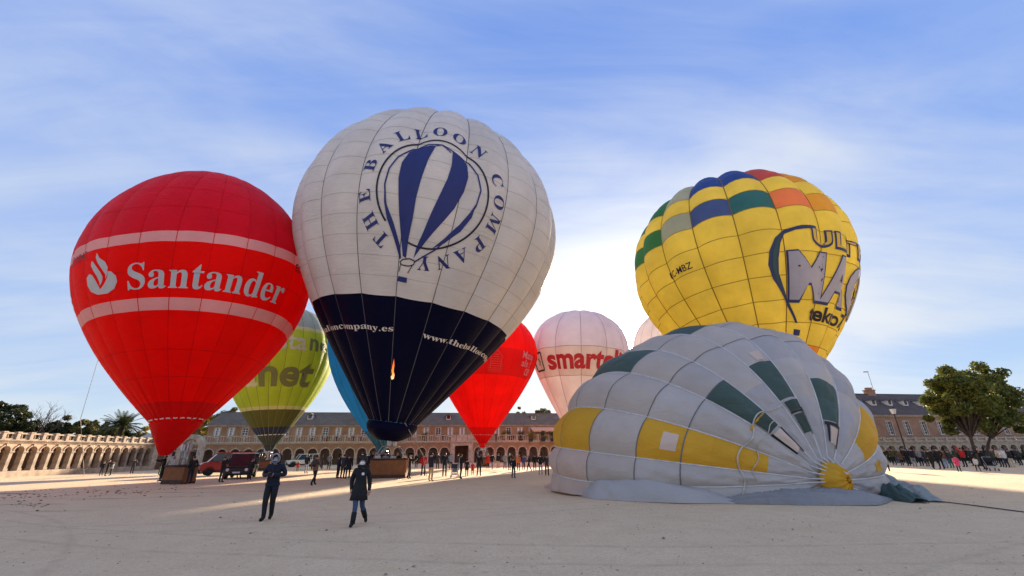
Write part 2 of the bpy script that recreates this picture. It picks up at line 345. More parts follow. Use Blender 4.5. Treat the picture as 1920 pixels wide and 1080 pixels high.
def arch_pts(r, spring, n=14): return [(-r*math.cos(math.pi*i/n), spring+r*math.sin(math.pi*i/n)) for i in range(n+1)]
def arcade(name, label, loc, rz, bay, r, z0, spring, wall_top, bal_h, n, depth=3.4, spandrel=BRICK, stone=STONE, skip=(), doors=True, start=0, back=PLASTER):
    th = 0.55; pw = bay/2-r
    root = thing(name, label, 'arcade', loc, rz)
    mb = MB(); mb.box(-pw+0.02, pw-0.02, 0.0, th, z0+0.22, spring-0.14); mb.box(-pw-0.03, pw+0.03, -0.05, th+0.03, z0, z0+0.22)
    mb.box(-pw-0.05, pw+0.05, -0.07, th+0.03, spring-0.14, spring+0.004); pillar = mb.mesh('pillar', stone)
    ap = arch_pts(r, spring)
    V = []; F = []
    prof = [(-bay/2, spring)]+ap+[(bay/2, spring)]
    for y in (0.02, th-0.02):
        for x, z in prof: V.append((x, y, z))
        for x, z in prof: V.append((x, y, wall_top))
    m_ = len(prof)
    for i in range(m_-1):
        F.append((i, i+1, m_+i+1, m_+i)); F.append((2*m_+i+1, 2*m_+i, 3*m_+i, 3*m_+i+1)); F.append((i+1, i, 2*m_+i, 2*m_+i+1))
    spm = mesh('spandrel', V, F, spandrel)
    V = []; F = []; w_ = min(0.20, pw*0.62)
    for rr in (r-0.006, r+w_):
        for y in (-0.045, 0.10): V += [(-rr*math.cos(math.pi*i/14), y, spring+rr*math.sin(math.pi*i/14)) for i in range(15)]
    for i in range(14):
        F += [(i, i+1, 30+i+1, 30+i), (15+i+1, 15+i, 45+i, 45+i+1), (30+i, 30+i+1, 45+i+1, 45+i), (i+1, i, 15+i, 15+i+1)]
    arm = mesh('archivolt', V, F, stone)
    ks = MB().frustum(0, 0.03, spring+r-0.02, spring+r+w_+0.10, 0.07, 0.10, 0.11, 0.10).mesh('keystone', stone)
    mb = MB(); h = bay/2-0.001
    mb.box(-h, h, -0.06, th, wall_top, wall_top+0.12); mb.box(-h, h, -0.16, th, wall_top+0.12, wall_top+0.22); mb.box(-h, h, -0.26, th, wall_top+0.22, wall_top+0.32)
    cor = mb.mesh('cornice', stone)
    zt = wall_top+0.32; k = 0.16
    mb = MB(); mb.box(-k, k, -0.10, 0.22, zt, zt+bal_h-0.1); mb.box(-k-0.05, k+0.05, -0.15, 0.27, zt+bal_h-0.1, zt+bal_h+0.02); mb.box(-k-0.04, k+0.04, -0.14, 0.26, zt, zt+0.1); ped = mb.mesh('pedestal', stone)
    mb = MB(); a0, a1 = -bay/2+k+0.055, bay/2-k-0.055
    mb.box(a0, a1, -0.02, 0.14, zt, zt+0.12); mb.box(a0, a1, -0.05, 0.17, zt+bal_h-0.2, zt+bal_h-0.06)
    nb = max(2, int((a1-a0)/0.34))
    for i in range(nb):
        mb.lathe([(0.05, zt+0.12), (0.085, zt+0.12+(bal_h-0.32)*0.3), (0.045, zt+0.12+(bal_h-0.32)*0.75), (0.06, zt+bal_h-0.2)], 8, (a0+(a1-a0)*(i+0.5)/nb, 0.06, 0), caps=False)
    bal = mb.mesh('balustrade', stone)
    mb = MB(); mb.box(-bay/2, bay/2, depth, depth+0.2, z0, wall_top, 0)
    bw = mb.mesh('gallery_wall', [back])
    mb = MB(); mb.box(-r*0.62, r*0.62, depth-0.05, depth+0.02, z0+0.02, spring*0.98, 0); mb.box(-r*0.70, r*0.70, depth-0.03, depth+0.01, z0+0.02, spring*1.03, 1); dm = mb.mesh('gallery_door', [WOOD, stone])
    for i in range(start, n):
        x = i*bay
        if i in skip: continue
        obj('pillar', pillar, root, (x-bay/2, 0, 0)); obj('spandrel', spm, root, (x, 0, 0)); obj('archivolt', arm, root, (x, 0, 0)); obj('keystone', ks, root, (x, 0, 0))
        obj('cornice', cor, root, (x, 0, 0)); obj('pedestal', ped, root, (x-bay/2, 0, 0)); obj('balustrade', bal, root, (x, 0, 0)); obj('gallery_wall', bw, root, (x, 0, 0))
        if doors and i % 2 == 0: obj('gallery_door', dm, root, (x, 0, 0))
    obj('pillar', pillar, root, ((n-0.5)*bay, 0, 0)); obj('pedestal', ped, root, ((n-0.5)*bay, 0, 0))
    xa, xb = (start-0.5)*bay, (n-0.5)*bay
    MB().box(xa, xb, 0.03, depth+0.2, wall_top+0.02, wall_top+0.14).build('terrace', stone, root)
    MB().box(xa-0.1, xb+0.1, -0.9, depth+0.2, -0.2, max(0.06, z0-0.003)).build('plinth', stone, root)
    return root

# far side of the square: arcade with the wing behind it
FA = R(9.6); FU = Vector((math.cos(FA), math.sin(FA), 0)); FV = Vector((-math.sin(FA), math.cos(FA), 0))
P0 = at(700, 860, 80.0); P0.z = 0
BAY = 2.06
N0 = 17                                  # bays left of P0
org = P0-FU*(N0*BAY)
arcade('far_arcade', 'long brick and pale stone arcade with balustrade across the far side of the square', org, FA, BAY, 0.78, 0.05, 1.95, 3.45, 1.15, 44, skip=(24, 25), start=3)
root = [o for o in COL.objects if o.name == 'far_arcade'][0]
# the square-headed carriage entrance of the arcade
gx = 24.5*BAY
mb = MB(); mb.box(gx-2.06, gx-1.25, -0.12, 0.6, 0.05, 3.6); mb.box(gx+1.25, gx+2.06, -0.12, 0.6, 0.05, 3.6); mb.box(gx-1.25, gx+1.25, -0.12, 0.6, 3.0, 3.6); mb.box(gx-2.2, gx+2.2, -0.3, 0.6, 3.6, 3.85)
mb.build('entrance_surround', STONE, root)
MB().box(gx-2.06, gx+2.06, 3.4, 3.6, 0.05, 3.45).build('gallery_wall', PLASTER, root)
MB().box(gx-1.15, gx+1.15, 3.33, 3.39, 0.06, 2.9).build('entrance_door', WOOD, root)
mb = MB()
for i in range(-2, 2): mb.box(gx+i*1.03+0.05, gx+i*1.03+0.95, -0.02, 0.14, 3.85, 4.9)
mb.build('parapet', STONE, root)
# grey stone end block with its low dark opening
bx = thing('corner_block', 'grey stone end block with a low dark opening beside the red van', 'building', org, FA)
xb = 3*BAY-BAY/2
mb = MB(); mb.box(xb-5.6, xb-4.15, -0.25, 4, 0, 3.6); mb.box(xb-1.3, xb-0.02, -0.25, 4, 0, 3.6); mb.box(xb-4.15, xb-1.3, -0.25, 4, 2.85, 3.6); mb.box(xb-4.15, xb-1.3, -0.25, 4, 0, 1.75); mb.build('wall', STONEG, bx)
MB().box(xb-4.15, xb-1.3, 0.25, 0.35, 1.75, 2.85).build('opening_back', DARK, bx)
mb = MB(); mb.box(xb-4.3, xb-1.15, -0.32, 0.1, 2.85, 3.0); mb.box(xb-4.3, xb-1.15, -0.34, 0.1, 1.6, 1.747); mb.build('opening_frame', STONE, bx)
mb = MB(); mb.box(xb-5.8, xb, -0.5, 4, 3.6, 3.85); mb.build('cornice', STONE, bx)
for i in range(5): MB().box(xb-5.5+i*1.2, xb-4.75+i*1.2, -0.3, 0.1, 3.85, 4.75).build('parapet_block', STONE, bx)
mb = MB(); mb.frustum(xb-5.2, -0.1, 3.85, 5.5, 0.32, 0.3, 0.22, 0.22); mb.lathe([(0.15, 5.5), (0.34, 5.8), (0.30, 6.0), (0.05, 6.35)], 10, (xb-5.2, -0.1, 0)); mb.build('stone_urn', STONE, bx)

def window_mesh(w_, h_, cols=2, rows=4, frame=WHITE):
    mb = MB(); t = 0.07
    mb.box(-w_/2, -w_/2+t, -0.07, 0.03, 0, h_); mb.box(w_/2-t, w_/2, -0.07, 0.03, 0, h_); mb.box(-w_/2+t, w_/2-t, -0.07, 0.03, 0, t); mb.box(-w_/2+t, w_/2-t, -0.07, 0.03, h_-t, h_)
    for i in range(1, cols): x = -w_/2+w_*i/cols; mb.box(x-0.045, x+0.045, -0.055, 0.02, t, h_-t)
    for j in range(1, rows): z = h_*j/rows; mb.box(-w_/2+t, w_/2-t, -0.05, 0.015, z-0.03, z+0.03)
    return mb.mesh('window', frame), MB().box(-w_/2+0.02, w_/2-0.02, -0.012, -0.004, 0.02, h_-0.02).mesh('pane', GLASS)
def wing(name, label, loc, rz, x0, x1, y0, zb, eave, ridge, depth, wall, roof, wins, wz, ww, wh, dormers, chim, shutters=True, surround=STONE):
    root = thing(name, label, 'building', loc, rz)
    # wall with real openings: piers and bands between the windows
    mb = MB(); xs = sorted(wins); e = [x0]+[v for x in xs for v in (x-ww/2, x+ww/2)]+[x1]
    for i in range(0, len(e), 2): mb.box(e[i], e[i+1], y0, y0+0.5, zb, eave)
    for x in xs: mb.box(x-ww/2, x+ww/2, y0+0.001, y0+0.5, zb, wz); mb.box(x-ww/2, x+ww/2, y0+0.001, y0+0.5, wz+wh, eave)
    mb.box(x0, x0+0.5, y0+0.5, y0+depth, zb, eave); mb.box(x1-0.5, x1, y0+0.5, y0+depth, zb, eave); mb.box(x0+0.5, x1-0.5, y0+depth-0.5, y0+depth, zb, eave)
    mb.build('wall', wall, root)
    wm, pm = window_mesh(ww, wh)
    sm = MB().box(-ww/2-0.12, ww/2+0.12, -0.12, 0.05, -0.14, -0.002).mesh('sill', surround)
    sh = MB().box(-0.26, 0.0, -0.06, -0.01, 0.02, wh-0.02).box(-0.23, -0.03, -0.075, -0.055, wh*0.1, wh*0.45).box(-0.23, -0.03, -0.075, -0.055, wh*0.55, wh*0.9).mesh('shutter', WHITE)
    jm = MB().box(-ww/2-0.14, -ww/2, -0.05, 0.1, 0, wh+0.14).box(ww/2, ww/2+0.14, -0.05, 0.1, 0, wh+0.14).box(-ww/2, ww/2, -0.05, 0.1, wh, wh+0.14).mesh('surround', surround)
    for i, x in enumerate(xs):
        wo_ = obj('window', wm, root, (x, y0+0.2, wz)); obj('pane', pm, wo_); obj('sill', sm, wo_, (0, -0.2, 0)); obj('surround', jm, wo_, (0, -0.2, 0))
        if shutters and i % 3 != 2:
            obj('shutter', sh, wo_, (-ww/2+0.28, -0.1, 0)); obj('shutter', sh, wo_, (ww/2-0.02, -0.1, 0))
    mb = MB(); mb.box(x0-0.15, x1+0.15, y0-0.35, y0+0.5, eave, eave+0.14); mb.box(x0-0.1, x1+0.1, y0-0.2, y0+0.5, eave-0.14, eave-0.001); mb.build('eaves_cornice', surround, root)
    ym = y0+depth/2
    V = [(x0-0.3, y0-0.5, eave+0.145), (x1+0.3, y0-0.5, eave+0.145), (x1+0.3, y0+depth+0.5, eave+0.145), (x0-0.3, y0+depth+0.5, eave+0.145), (x0-0.3, ym, ridge), (x1+0.3, ym, ridge)]
    rf = obj('roof', mesh('roof', V, [(0, 1, 5, 4), (2, 3, 4, 5), (3, 0, 4), (1, 2, 5), (0, 3, 2, 1)], roof), root)
    MB().tube([(x0-0.3, ym, ridge), (x1+0.3, ym, ridge)], 0.10, 6).build('ridge_tiles', roof, rf)
    sl_ = (ridge-eave-0.145)/(ym-y0+0.5)
    dz = eave+0.145+0.42*(ridge-eave); dy = y0-0.5+(dz-eave-0.145)/sl_
    for x in dormers:
        mb = MB(); mb.box(x-0.42, x-0.34, dy-0.25, dy+1.0, dz-0.05, dz+0.75); mb.box(x+0.34, x+0.42, dy-0.25, dy+1.0, dz-0.05, dz+0.75); mb.box(x-0.34, x+0.34, dy-0.22, dy+1.0, dz-0.05, dz+0.08)
        d = mb.build('dormer', WHITE, rf)
        mb = MB(); mb.prism([(x-0.62, dz+0.752), (x+0.62, dz+0.752), (x, dz+1.15)], dy-0.45, dy+1.9); mb.build('dormer_roof', roof, rf)
        MB().box(x-0.34, x+0.34, dy-0.1, dy-0.06, dz+0.08, dz+0.745).build('dormer_pane', GLASS, rf)
    for x, w_, h_ in chim:
        mb = MB(); mb.box(x-w_/2, x+w_/2, ym-0.4, ym+0.4, ridge-0.6, ridge+h_); mb.box(x-w_/2-0.1, x+w_/2+0.1, ym-0.5, ym+0.5, ridge+h_, ridge+h_+0.15)
        mb.box(x-w_/3, x+w_/3, ym-0.25, ym+0.25, ridge+h_+0.15, ridge+h_+0.55); mb.build('chimney', wall, rf)
    return root
xl = -4.0; cx0 = 2.6*BAY
wing('arcade_wing', 'long low brick wing with shuttered windows and grey slate roof behind the far arcade', org, FA, cx0, 92.0, 4.3, 3.46, 6.75, 9.45, 9.0, BRICK, SLATE,
     [cx0+1.6+i*2.3 for i in range(37)], 4.75, 0.92, 1.62, [cx0+16.5+i*8.7 for i in range(8)], [(cx0+9.8, 0.8, 0.5), (cx0+33.0, 0.7, 0.5), (cx0+52, 0.8, 0.6)])
# awning and planters on the terrace
aw = thing('terrace_awning', 'peach canvas awning over the terrace by the pink balloon', 'awning', org, FA)
ax0 = (at(1003, 800, 84)-org).dot(FU); ax1 = ax0+7.2
ca = mat('awning_canvas', (0.62, 0.36, 0.24), 0.8, 0.1, 3)
V = [(ax0, 1.4, 5.75), (ax1, 1.4, 5.75), (ax1, 4.25, 6.5), (ax0, 4.25, 6.5)]; V += [(x, y, z-0.05) for x, y, z in V]
obj('canopy', mesh('canopy', V, [(0, 1, 2, 3), (7, 6, 5, 4), (0, 4, 5, 1), (1, 5, 6, 2), (2, 6, 7, 3), (3, 7, 4, 0)], ca), aw)
MB().box(ax0, ax1, 1.36, 1.40, 5.42, 5.74).build('valance', ca, aw)
for x in (ax0+0.05, (ax0+ax1)/2, ax1-0.05): MB().box(x-0.04, x+0.04, 1.41, 1.49, 3.6, 5.7).build('post', DARK, aw)

# right-hand wing
PR = at(1700, 860, 70.0); PR.z = 0
orr = PR-FU*11.0
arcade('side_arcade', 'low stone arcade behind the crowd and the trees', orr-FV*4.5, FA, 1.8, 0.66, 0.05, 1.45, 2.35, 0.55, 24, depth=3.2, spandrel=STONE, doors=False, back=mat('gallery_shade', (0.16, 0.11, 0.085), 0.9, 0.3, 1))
wing('brick_palace_wing', 'mauve brick wing with tall white windows and dark slate roof behind the crowd', orr, FA, -2.0, 42.0, 0.0, 0.0, 6.55, 10.5, 9.0, BRICKR, SLATEB,
     [0.2+i*3.2 for i in range(13)], 3.75, 0.95, 1.95, [0.6+i*3.1 for i in range(13)], [(13.2, 1.5, 0.55)], shutters=False)

# ------------------------------------------------------------------ left arcade and gate
A0 = ground_at(9, 896); A1 = ground_at(249, 883.5); dl = (A1-A0); dl.normalize()
LZ = math.atan2(dl.y, dl.x)
lay = Vector((-dl.y, dl.x, 0))
lorg = A0-dl*(7*1.3)+lay*0.95
arcade('side_garden_arcade', 'sunlit arcade of narrow pale arches running back to the corner gate', lorg, LZ, 1.3, 0.47, 0.56, 2.36, 3.08, 0.72, 22, depth=2.2, doors=False, stone=mat('stone_brown', (0.38, 0.305, 0.24), 0.88, 0.3, 1.2, 0.5, 9), spandrel=mat('arcade_render', (0.50, 0.34, 0.25), 0.9, 0.2, 0.9, 0.3, 7), back=mat('arcade_back', (0.20, 0.13, 0.10), 0.9, 0.25, 0.7))  # stone is a darker, browner copy of the pale stone, for this arcade alone
gp = lorg+dl*(22*1.3-0.1)
gt = thing('corner_gate', 'pale stone pedimented gateway with a brown door behind the red balloon basket', 'gate', gp, LZ)
mb = MB(); mb.box(-0.6, 0.35, -0.35, 2.5, 0, 3.9); mb.box(2.05, 3.0, -0.35, 2.5, 0, 3.9); mb.box(0.35, 2.05, -0.35, 2.5, 2.9, 3.9); mb.build('wall', STONE, gt)
mb = MB(); mb.prism([(-0.8, 3.9), (3.2, 3.9), (1.2, 4.75)], -0.5, 2.5); mb.build('pediment', STONE, gt)
MB().box(-0.85, 3.25, -0.55, 2.5, 3.76, 3.9).build('cornice', STONEG, gt)
for i in range(5): MB().box(0.36+i*0.336, 0.36+i*0.336+0.325, -0.12-0.01*(i % 2), -0.05, 0.02, 2.88).build('door_board', WOOD, gt)
# arched gate between the arcade end and the corner block
ga = at(352, 860, 70.0); ga.z = 0
g2 = thing('arched_gateway', 'tall arched stone gateway with curved top beside the basket crew', 'gate', ga, FA)
for x in (-1.75, 1.15): MB().box(x, x+0.6, -0.3, 0.8, 0, 3.1).build('pier', STONE, g2)
V = []; F = []
for rr in (1.15, 1.78):
    for y in (-0.28, 0.78): V += [(-rr*math.cos(math.pi*i/16), y, 3.1+rr*math.sin(math.pi*i/16)) for i in range(17)]
for i in range(16): F += [(i, i+1, 34+i+1, 34+i), (17+i+1, 17+i, 51+i, 51+i+1), (34+i, 34+i+1, 51+i+1, 51+i), (i+1, i, 17+i, 17+i+1)]
obj('arch_ring', mesh('arch_ring', V, F, STONE), g2)
mb = MB()
for i in range(9): mb.tube([(-1.1+i*0.275, 0.2, 0), (-1.1+i*0.275, 0.2, 3.0)], 0.02, 5)
mb.tube([(-1.15, 0.2, 1.3), (1.15, 0.2, 1.3)], 0.03, 5); mb.tube([(-1.15, 0.2, 3.0), (1.15, 0.2, 3.0)], 0.03, 5); mb.build('iron_railing', DARK, g2)

# ------------------------------------------------------------------ trees
def leaf_mat(name, c1, c2, c3, tr=0.25):
    m = bpy.data.materials.new(name); m.use_nodes = True; t = NT(m.node_tree); t.n.clear()
    g = t.new('ShaderNodeNewGeometry'); col = t.ramp(g.outputs['Random Per Island'], [(0.0, c1), (0.5, c2), (1.0, c3)])
    c = t.new('ShaderNodeTexCoord').outputs['Object']
    col = t.mix(t.math('MULTIPLY', t.ramp(t.noise(c, 0.55, 3), [(0.40, 0.0), (0.62, 1.0)]), 0.6), col, (*[x*1.25 for x in c3], 1))
    d = t.new('ShaderNodeBsdfPrincipled', ins={'Base Color': col, 'Roughness': 0.6, 'Specular IOR Level': 0.3}); tl = t.new('ShaderNodeBsdfTranslucent', ins={'Color': col})
    mx = t.new('ShaderNodeMixShader', ins={0: tr, 1: d.outputs[0], 2: tl.outputs[0]}); t.new('ShaderNodeOutputMaterial', ins={'Surface': mx.outputs[0]}); return m
L_PLANE = leaf_mat('plane_leaf', (0.045, 0.075, 0.018), (0.09, 0.12, 0.025), (0.17, 0.17, 0.035))
L_DARK = leaf_mat('dark_leaf', (0.020, 0.032, 0.012), (0.035, 0.05, 0.018), (0.06, 0.07, 0.028))
L_GOLD = leaf_mat('autumn_leaf', (0.12, 0.11, 0.02), (0.22, 0.16, 0.025), (0.30, 0.21, 0.03), 0.35)
L_MID = leaf_mat('mid_leaf', (0.045, 0.06, 0.02), (0.08, 0.09, 0.025), (0.15, 0.13, 0.035))
BARK = mat('bark', (0.075, 0.055, 0.042), 0.95, 0.35, 6, 0.8, 18)
def leaf_cloud(clumps, per, size, spread):
    n = len(clumps)*per; C = np.repeat(np.asarray(clumps)[:, :3], per, 0); rr = np.repeat(np.asarray(clumps)[:, 3], per)
    d = RNG.normal(size=(n, 3)); d /= np.linalg.norm(d, axis=1)[:, None]
    P = C+d*(rr*RNG.random(n)**0.45)[:, None]*np.array([1, 1, spread])
    a = RNG.normal(size=(n, 3)); a /= np.linalg.norm(a, axis=1)[:, None]; b = np.cross(a, RNG.normal(size=(n, 3))); b /= np.linalg.norm(b, axis=1)[:, None]
    s = (size*RNG.uniform(0.6, 1.3, n))[:, None]
    V = np.stack([P-a*s, P+b*s*0.55-a*s*0.1, P+a*s, P-b*s*0.55-a*s*0.1], 1).reshape(-1, 3)
    return V, [(4*i, 4*i+1, 4*i+2, 4*i+3) for i in range(n)]
def tree(name, label, base, h, trunk_h, crown, clumps_n, per, leaf, lm, group=None, lean=(0, 0), seed=0, dens=1.0, flat=0.8, tr=0.16):
    """crown = (rx, ry, rz) half sizes about a centre at h-rz"""
    rnd = random.Random(seed); root = thing(name, label, 'tree', base, 0, group)
    rx, ry, rz = crown; cz = h-rz
    cl = []
    while len(cl) < clumps_n:
        u = np.array([rnd.gauss(0, 1) for _ in range(3)]); u /= np.linalg.norm(u); q = rnd.uniform(0.35, 1.0)**0.6
        if u[2] < -0.75: continue
        k = 1.0+0.18*math.sin(3*math.atan2(u[1], u[0])+seed)+rnd.uniform(-0.16, 0.12)
        cl.append((u[0]*rx*q*k+lean[0], u[1]*ry*q*k+lean[1], cz+u[2]*rz*q*k, rnd.uniform(0.15, 0.32)*min(rx, rz)))
    mb = MB(); top = (lean[0]*0.6, lean[1]*0.6, trunk_h)
    mb.tube([(0, 0, -0.1), (lean[0]*0.1, 0, trunk_h*0.35), (lean[0]*0.3, lean[1]*0.3, trunk_h*0.7), top], [tr*1.35, tr, tr*0.85, tr*0.75], 9)
    mb.build('trunk', BARK, root, smooth=True)
    mb = MB()
    for c in cl[::2]:
        md = (top[0]*0.5+c[0]*0.5+rnd.uniform(-0.2, 0.2), top[1]*0.5+c[1]*0.5, top[2]*0.45+c[2]*0.55+0.2)
        mb.tube([(top[0], top[1], top[2]-0.3), md, (c[0], c[1], c[2])], [tr*0.5, tr*0.26, tr*0.08], 5, caps=False)
    mb.build('limbs', BARK, root, smooth=True)
    V, F = leaf_cloud(cl, per, leaf, flat)
    obj('crown', mesh('crown', V, F, lm), root); return root
gr = 'trees beyond the square'
b1 = ground_at(1838, 874); b2 = ground_at(1918, 872); b3 = ground_at(2040, 872)
tree('plane_tree', 'bushy green plane tree whose slim trunk rises among the crowd', (b1.x, b1.y, 0), 9.9, 2.9, (2.75, 3.0, 3.7), 70, 330, 0.15, L_PLANE, 'plane trees behind the crowd', seed=3, lean=(0.25, 0))
tree('plane_tree', 'taller plane tree cut by the edge of the picture', (b2.x+0.8, b2.y+4, 0), 11.0, 3.0, (3.6, 3.3, 4.2), 86, 330, 0.16, L_PLANE, 'plane trees behind the crowd', seed=9, lean=(2.3, 0))
def lt(px, py_top, Y, h0, *a, **k):
    p = at(px, py_top, Y); return tree(k.pop('name'), k.pop('label'), (p.x, p.y, 0), p.z, *a, **k)
lt(8, 752, 62, 0, 2.5, (3.6, 3.2, 3.6), 46, 230, 0.20, L_DARK, name='evergreen_tree', label='dark evergreen tree above the garden arcade at the picture edge', group=gr, seed=1, flat=0.6)
lt(-45, 745, 60, 0, 2.5, (3.6, 3.2, 3.9), 40, 200, 0.20, L_DARK, name='evergreen_tree', label='dark evergreen tree mostly outside the picture edge', group=gr, seed=5)
lt(48, 784, 66, 0, 2.0, (3.4, 2.6, 2.4), 30, 200, 0.18, L_DARK, name='evergreen_tree', label='low dark evergreen between the edge tree and the bare tree', group=gr, seed=11)
lt(112, 790, 70, 0, 2.0, (3.4, 2.6, 2.2), 30, 200, 0.18, L_DARK, name='evergreen_tree', label='low dark evergreen at the foot of the bare tree', group=gr, seed=12)
lt(75, 788, 68, 0, 2.0, (3.0, 2.6, 2.4), 30, 200, 0.18, L_DARK, name='evergreen_tree', label='rounded dark evergreen just left of the bare tree', group=gr, seed=31)
lt(222, 786, 75, 0, 2.0, (3.2, 2.6, 2.4), 30, 200, 0.18, L_DARK, name='evergreen_tree', label='rounded dark evergreen behind the palm', group=gr, seed=32)
lt(158, 781, 72, 0, 2.0, (3.6, 2.8, 2.8), 36, 210, 0.18, L_MID, name='broadleaf_tree', label='olive green broadleaf tree between the bare tree and the palm', group=gr, seed=13)
lt(196, 792, 72, 0, 2.0, (3.2, 2.6, 2.3), 30, 200, 0.18, L_MID, name='broadleaf_tree', label='low olive green tree next to the palm', group=gr, seed=14)
lt(272, 802, 74, 0, 2.0, (2.0, 2.0, 1.8), 20, 200, 0.16, L_GOLD, name='autumn_tree', label='small golden tree between the palm and the red balloon', group=gr, seed=15)
lt(380, 774, 92, 0, 2.2, (3.8, 3.2, 3.2), 40, 220, 0.20, L_GOLD, name='autumn_tree', label='golden autumn tree beside the foot of the red balloon', group=gr, seed=16)
lt(405, 785, 88, 0, 2.2, (3.2, 2.8, 2.6), 36, 220, 0.18, L_GOLD, name='autumn_tree', label='yellow green autumn tree in front of the brick wing end', group=gr, seed=17)
lt(434, 762, 96, 0, 2.2, (3.2, 3.0, 3.4), 40, 220, 0.19, L_MID, name='broadleaf_tree', label='green tree showing between the red and lime balloons', group=gr, seed=18)
lt(1018, 756, 104, 0, 2.5, (3.2, 3.0, 3.6), 26, 170, 0.22, L_MID, name='broadleaf_tree', label='tree top above the slate roof beside the pink balloon', group=gr, seed=19)
lt(978, 762, 104, 0, 2.5, (1.8, 1.8, 3.0), 14, 140, 0.20, L_MID, name='broadleaf_tree', label='thin tree top above the roof beside the small red balloon', group=gr, seed=20)
def bare_tree(base, h):
    root = thing('bare_tree', 'leafless tree with upswept branches behind the garden arcade', 'tree', base)
    rnd = random.Random(4); mb = MB(); tw = MB()
    def grow(p, d, L, r, lev):
        q = p+d*L; mid = p+d*L*0.5+Vector((rnd.uniform(-1, 1), rnd.uniform(-1, 1), 0))*L*0.08
        (mb if lev == 0 else tw).tube([p, mid, q], [r, r*0.8, r*0.62], 6 if lev < 2 else 4, caps=False)
        if lev >= 5: return
        for k in range(3 if lev < 4 else 2):
            a = rnd.uniform(0, 6.28); sp = rnd.uniform(0.35, 0.75)
            nd = (d+Vector((math.cos(a), math.sin(a), rnd.uniform(-0.1, 0.5)))*sp).normalized()
            grow(p+d*L*rnd.uniform(0.55, 1.0), nd, L*rnd.uniform(0.58, 0.76), r*0.55, lev+1)
    grow(Vector((0, 0, -0.1)), Vector((0.05, 0, 1)).normalized(), h*0.34, 0.24, 0)
    mb.build('trunk', BARK, root, smooth=True); tw.build('branches', BARK, root)
p = at(100, 742, 66); bare_tree((p.x, p.y, 0), p.z*1.18)
def palm(base, h):
    root = thing('palm_tree', 'short palm with an arching round head behind the garden arcade', 'tree', base)
    mb = MB(); mb.tube([(0, 0, -0.1), (0.1, 0, h*0.35), (0, 0, h*0.68)], [0.34, 0.28, 0.30], 9); mb.build('trunk', BARK, root, smooth=True)
    rnd = random.Random(8); lm = leaf_mat('palm_leaf', (0.025, 0.035, 0.014), (0.04, 0.055, 0.02), (0.075, 0.085, 0.03))
    for k in range(64):
        a = k*2.4; up = rnd.uniform(-0.25, 1.25); L = rnd.uniform(2.9, 3.7); V = []; F = []
        pts = []
        for i in range(9):
            t = i/8; rr = L*t*math.cos(up*0.75)*(1-0.12*t); z = L*t*math.sin(up*0.75)+0.5*t-1.15*t*t*(1.1-0.3*up)
            pts.append(Vector((rr*math.cos(a), rr*math.sin(a), h*0.68+z)))
        side = Vector((-math.sin(a), math.cos(a), 0))
        for i in range(1, 9):
            for s in (-1, 1):
                for q in (0.0, 0.5):
                    p_ = pts[i-1].lerp(pts[i], q); n_ = len(V); w_ = 0.55*math.sin(math.pi*min(1, (i+q)/9.0)**0.6)+0.1
                    tip = p_+side*s*w_+(pts[i]-pts[i-1])*0.8+Vector((0, 0, -0.16)); d_ = (pts[i]-pts[i-1])*0.42
                    V += [p_, p_+d_, tip]; F.append((n_, n_+1, n_+2))
        obj('frond', mesh('frond', V, F, lm), root)
p = at(240, 762, 68); palm((p.x, p.y, 0), p.z)
# terrace planters
pr_ = 'planters on the terrace'
for i, (px, lab) in enumerate([(945, 'green planter on the terrace nearest the small red balloon'), (958, 'second terrace planter from the small red balloon'), (976, 'flowering planter in the middle of the terrace row'), (995, 'terrace planter at the foot of the awning'), (1018, 'planter under the peach awning'), (1036, 'planter under the awning next to the pink balloon'), (798, 'single bushy planter on the terrace beside the navy balloon')]):
    p = at(px, 815, 84.5); t_ = thing('planter', lab, 'planter', (p.x, p.y, 3.6), FA, pr_)
    MB().frustum(0, 0, 0, 0.55, 0.32, 0.22, 0.42, 0.28).build('trough', DARK, t_)
    V, F = leaf_cloud([(random.uniform(-0.5, 0.5), 0, random.uniform(0.7, 1.7), 0.38) for _ in range(8)], 60, 0.11, 1.0)
    obj('foliage', mesh('foliage', V, F, L_MID if i % 3 else L_GOLD), t_)
# hedge in front of the side arcade
hb = thing('clipped_hedge', 'low dark hedge between the crowd and the side arcade', 'hedge', orr-FV*7.0, FA)
V, F = leaf_cloud([(random.uniform(-2, 40), random.uniform(-0.3, 0.3), random.uniform(0.25, 0.85), 0.42) for _ in range(260)], 60, 0.10, 0.9)
obj('foliage', mesh('foliage', V, F, L_DARK), hb)
mb = MB()
for i in range(60): mb.tube([(-2+i*0.7, 0, -0.05), (-2+i*0.7+0.1, 0.05, 0.7)], 0.02, 5)
tag(mb.build('stems', BARK, hb), kind='stuff')

# ------------------------------------------------------------------ lamp posts
def lantern_post(px, py, ptop, label, lean=0):
    g = ground_at(px, py); k = at(ptop[0], ptop[1], g.y); h = k.z
    root = thing('street_lamp', label, 'street lamp', (g.x, g.y, 0)); mb = MB()
    mb.lathe([(0.20, 0), (0.20, 0.15), (0.13, 0.22), (0.11, 0.9), (0.075, 1.0), (0.055, h-0.7), (0.09, h-0.66), (0.05, h-0.55)], 12); mb.build('post', DARK, root, smooth=False)
    mb = MB(); mb.frustum(0, 0, h-0.5, h+0.08, 0.13, 0.13, 0.25, 0.25); mb.build('lantern_glass', mat('lamp_glass', (0.8, 0.8, 0.78), 0.25, 0.04, 3), root)
    mb = MB(); mb.frustum(0, 0, h+0.085, h+0.32, 0.28, 0.28, 0.06, 0.06); mb.lathe([(0.05, h+0.32), (0.07, h+0.38), (0.0, h+0.46)], 8, caps=False); mb.build('lantern_cap', DARK, root)
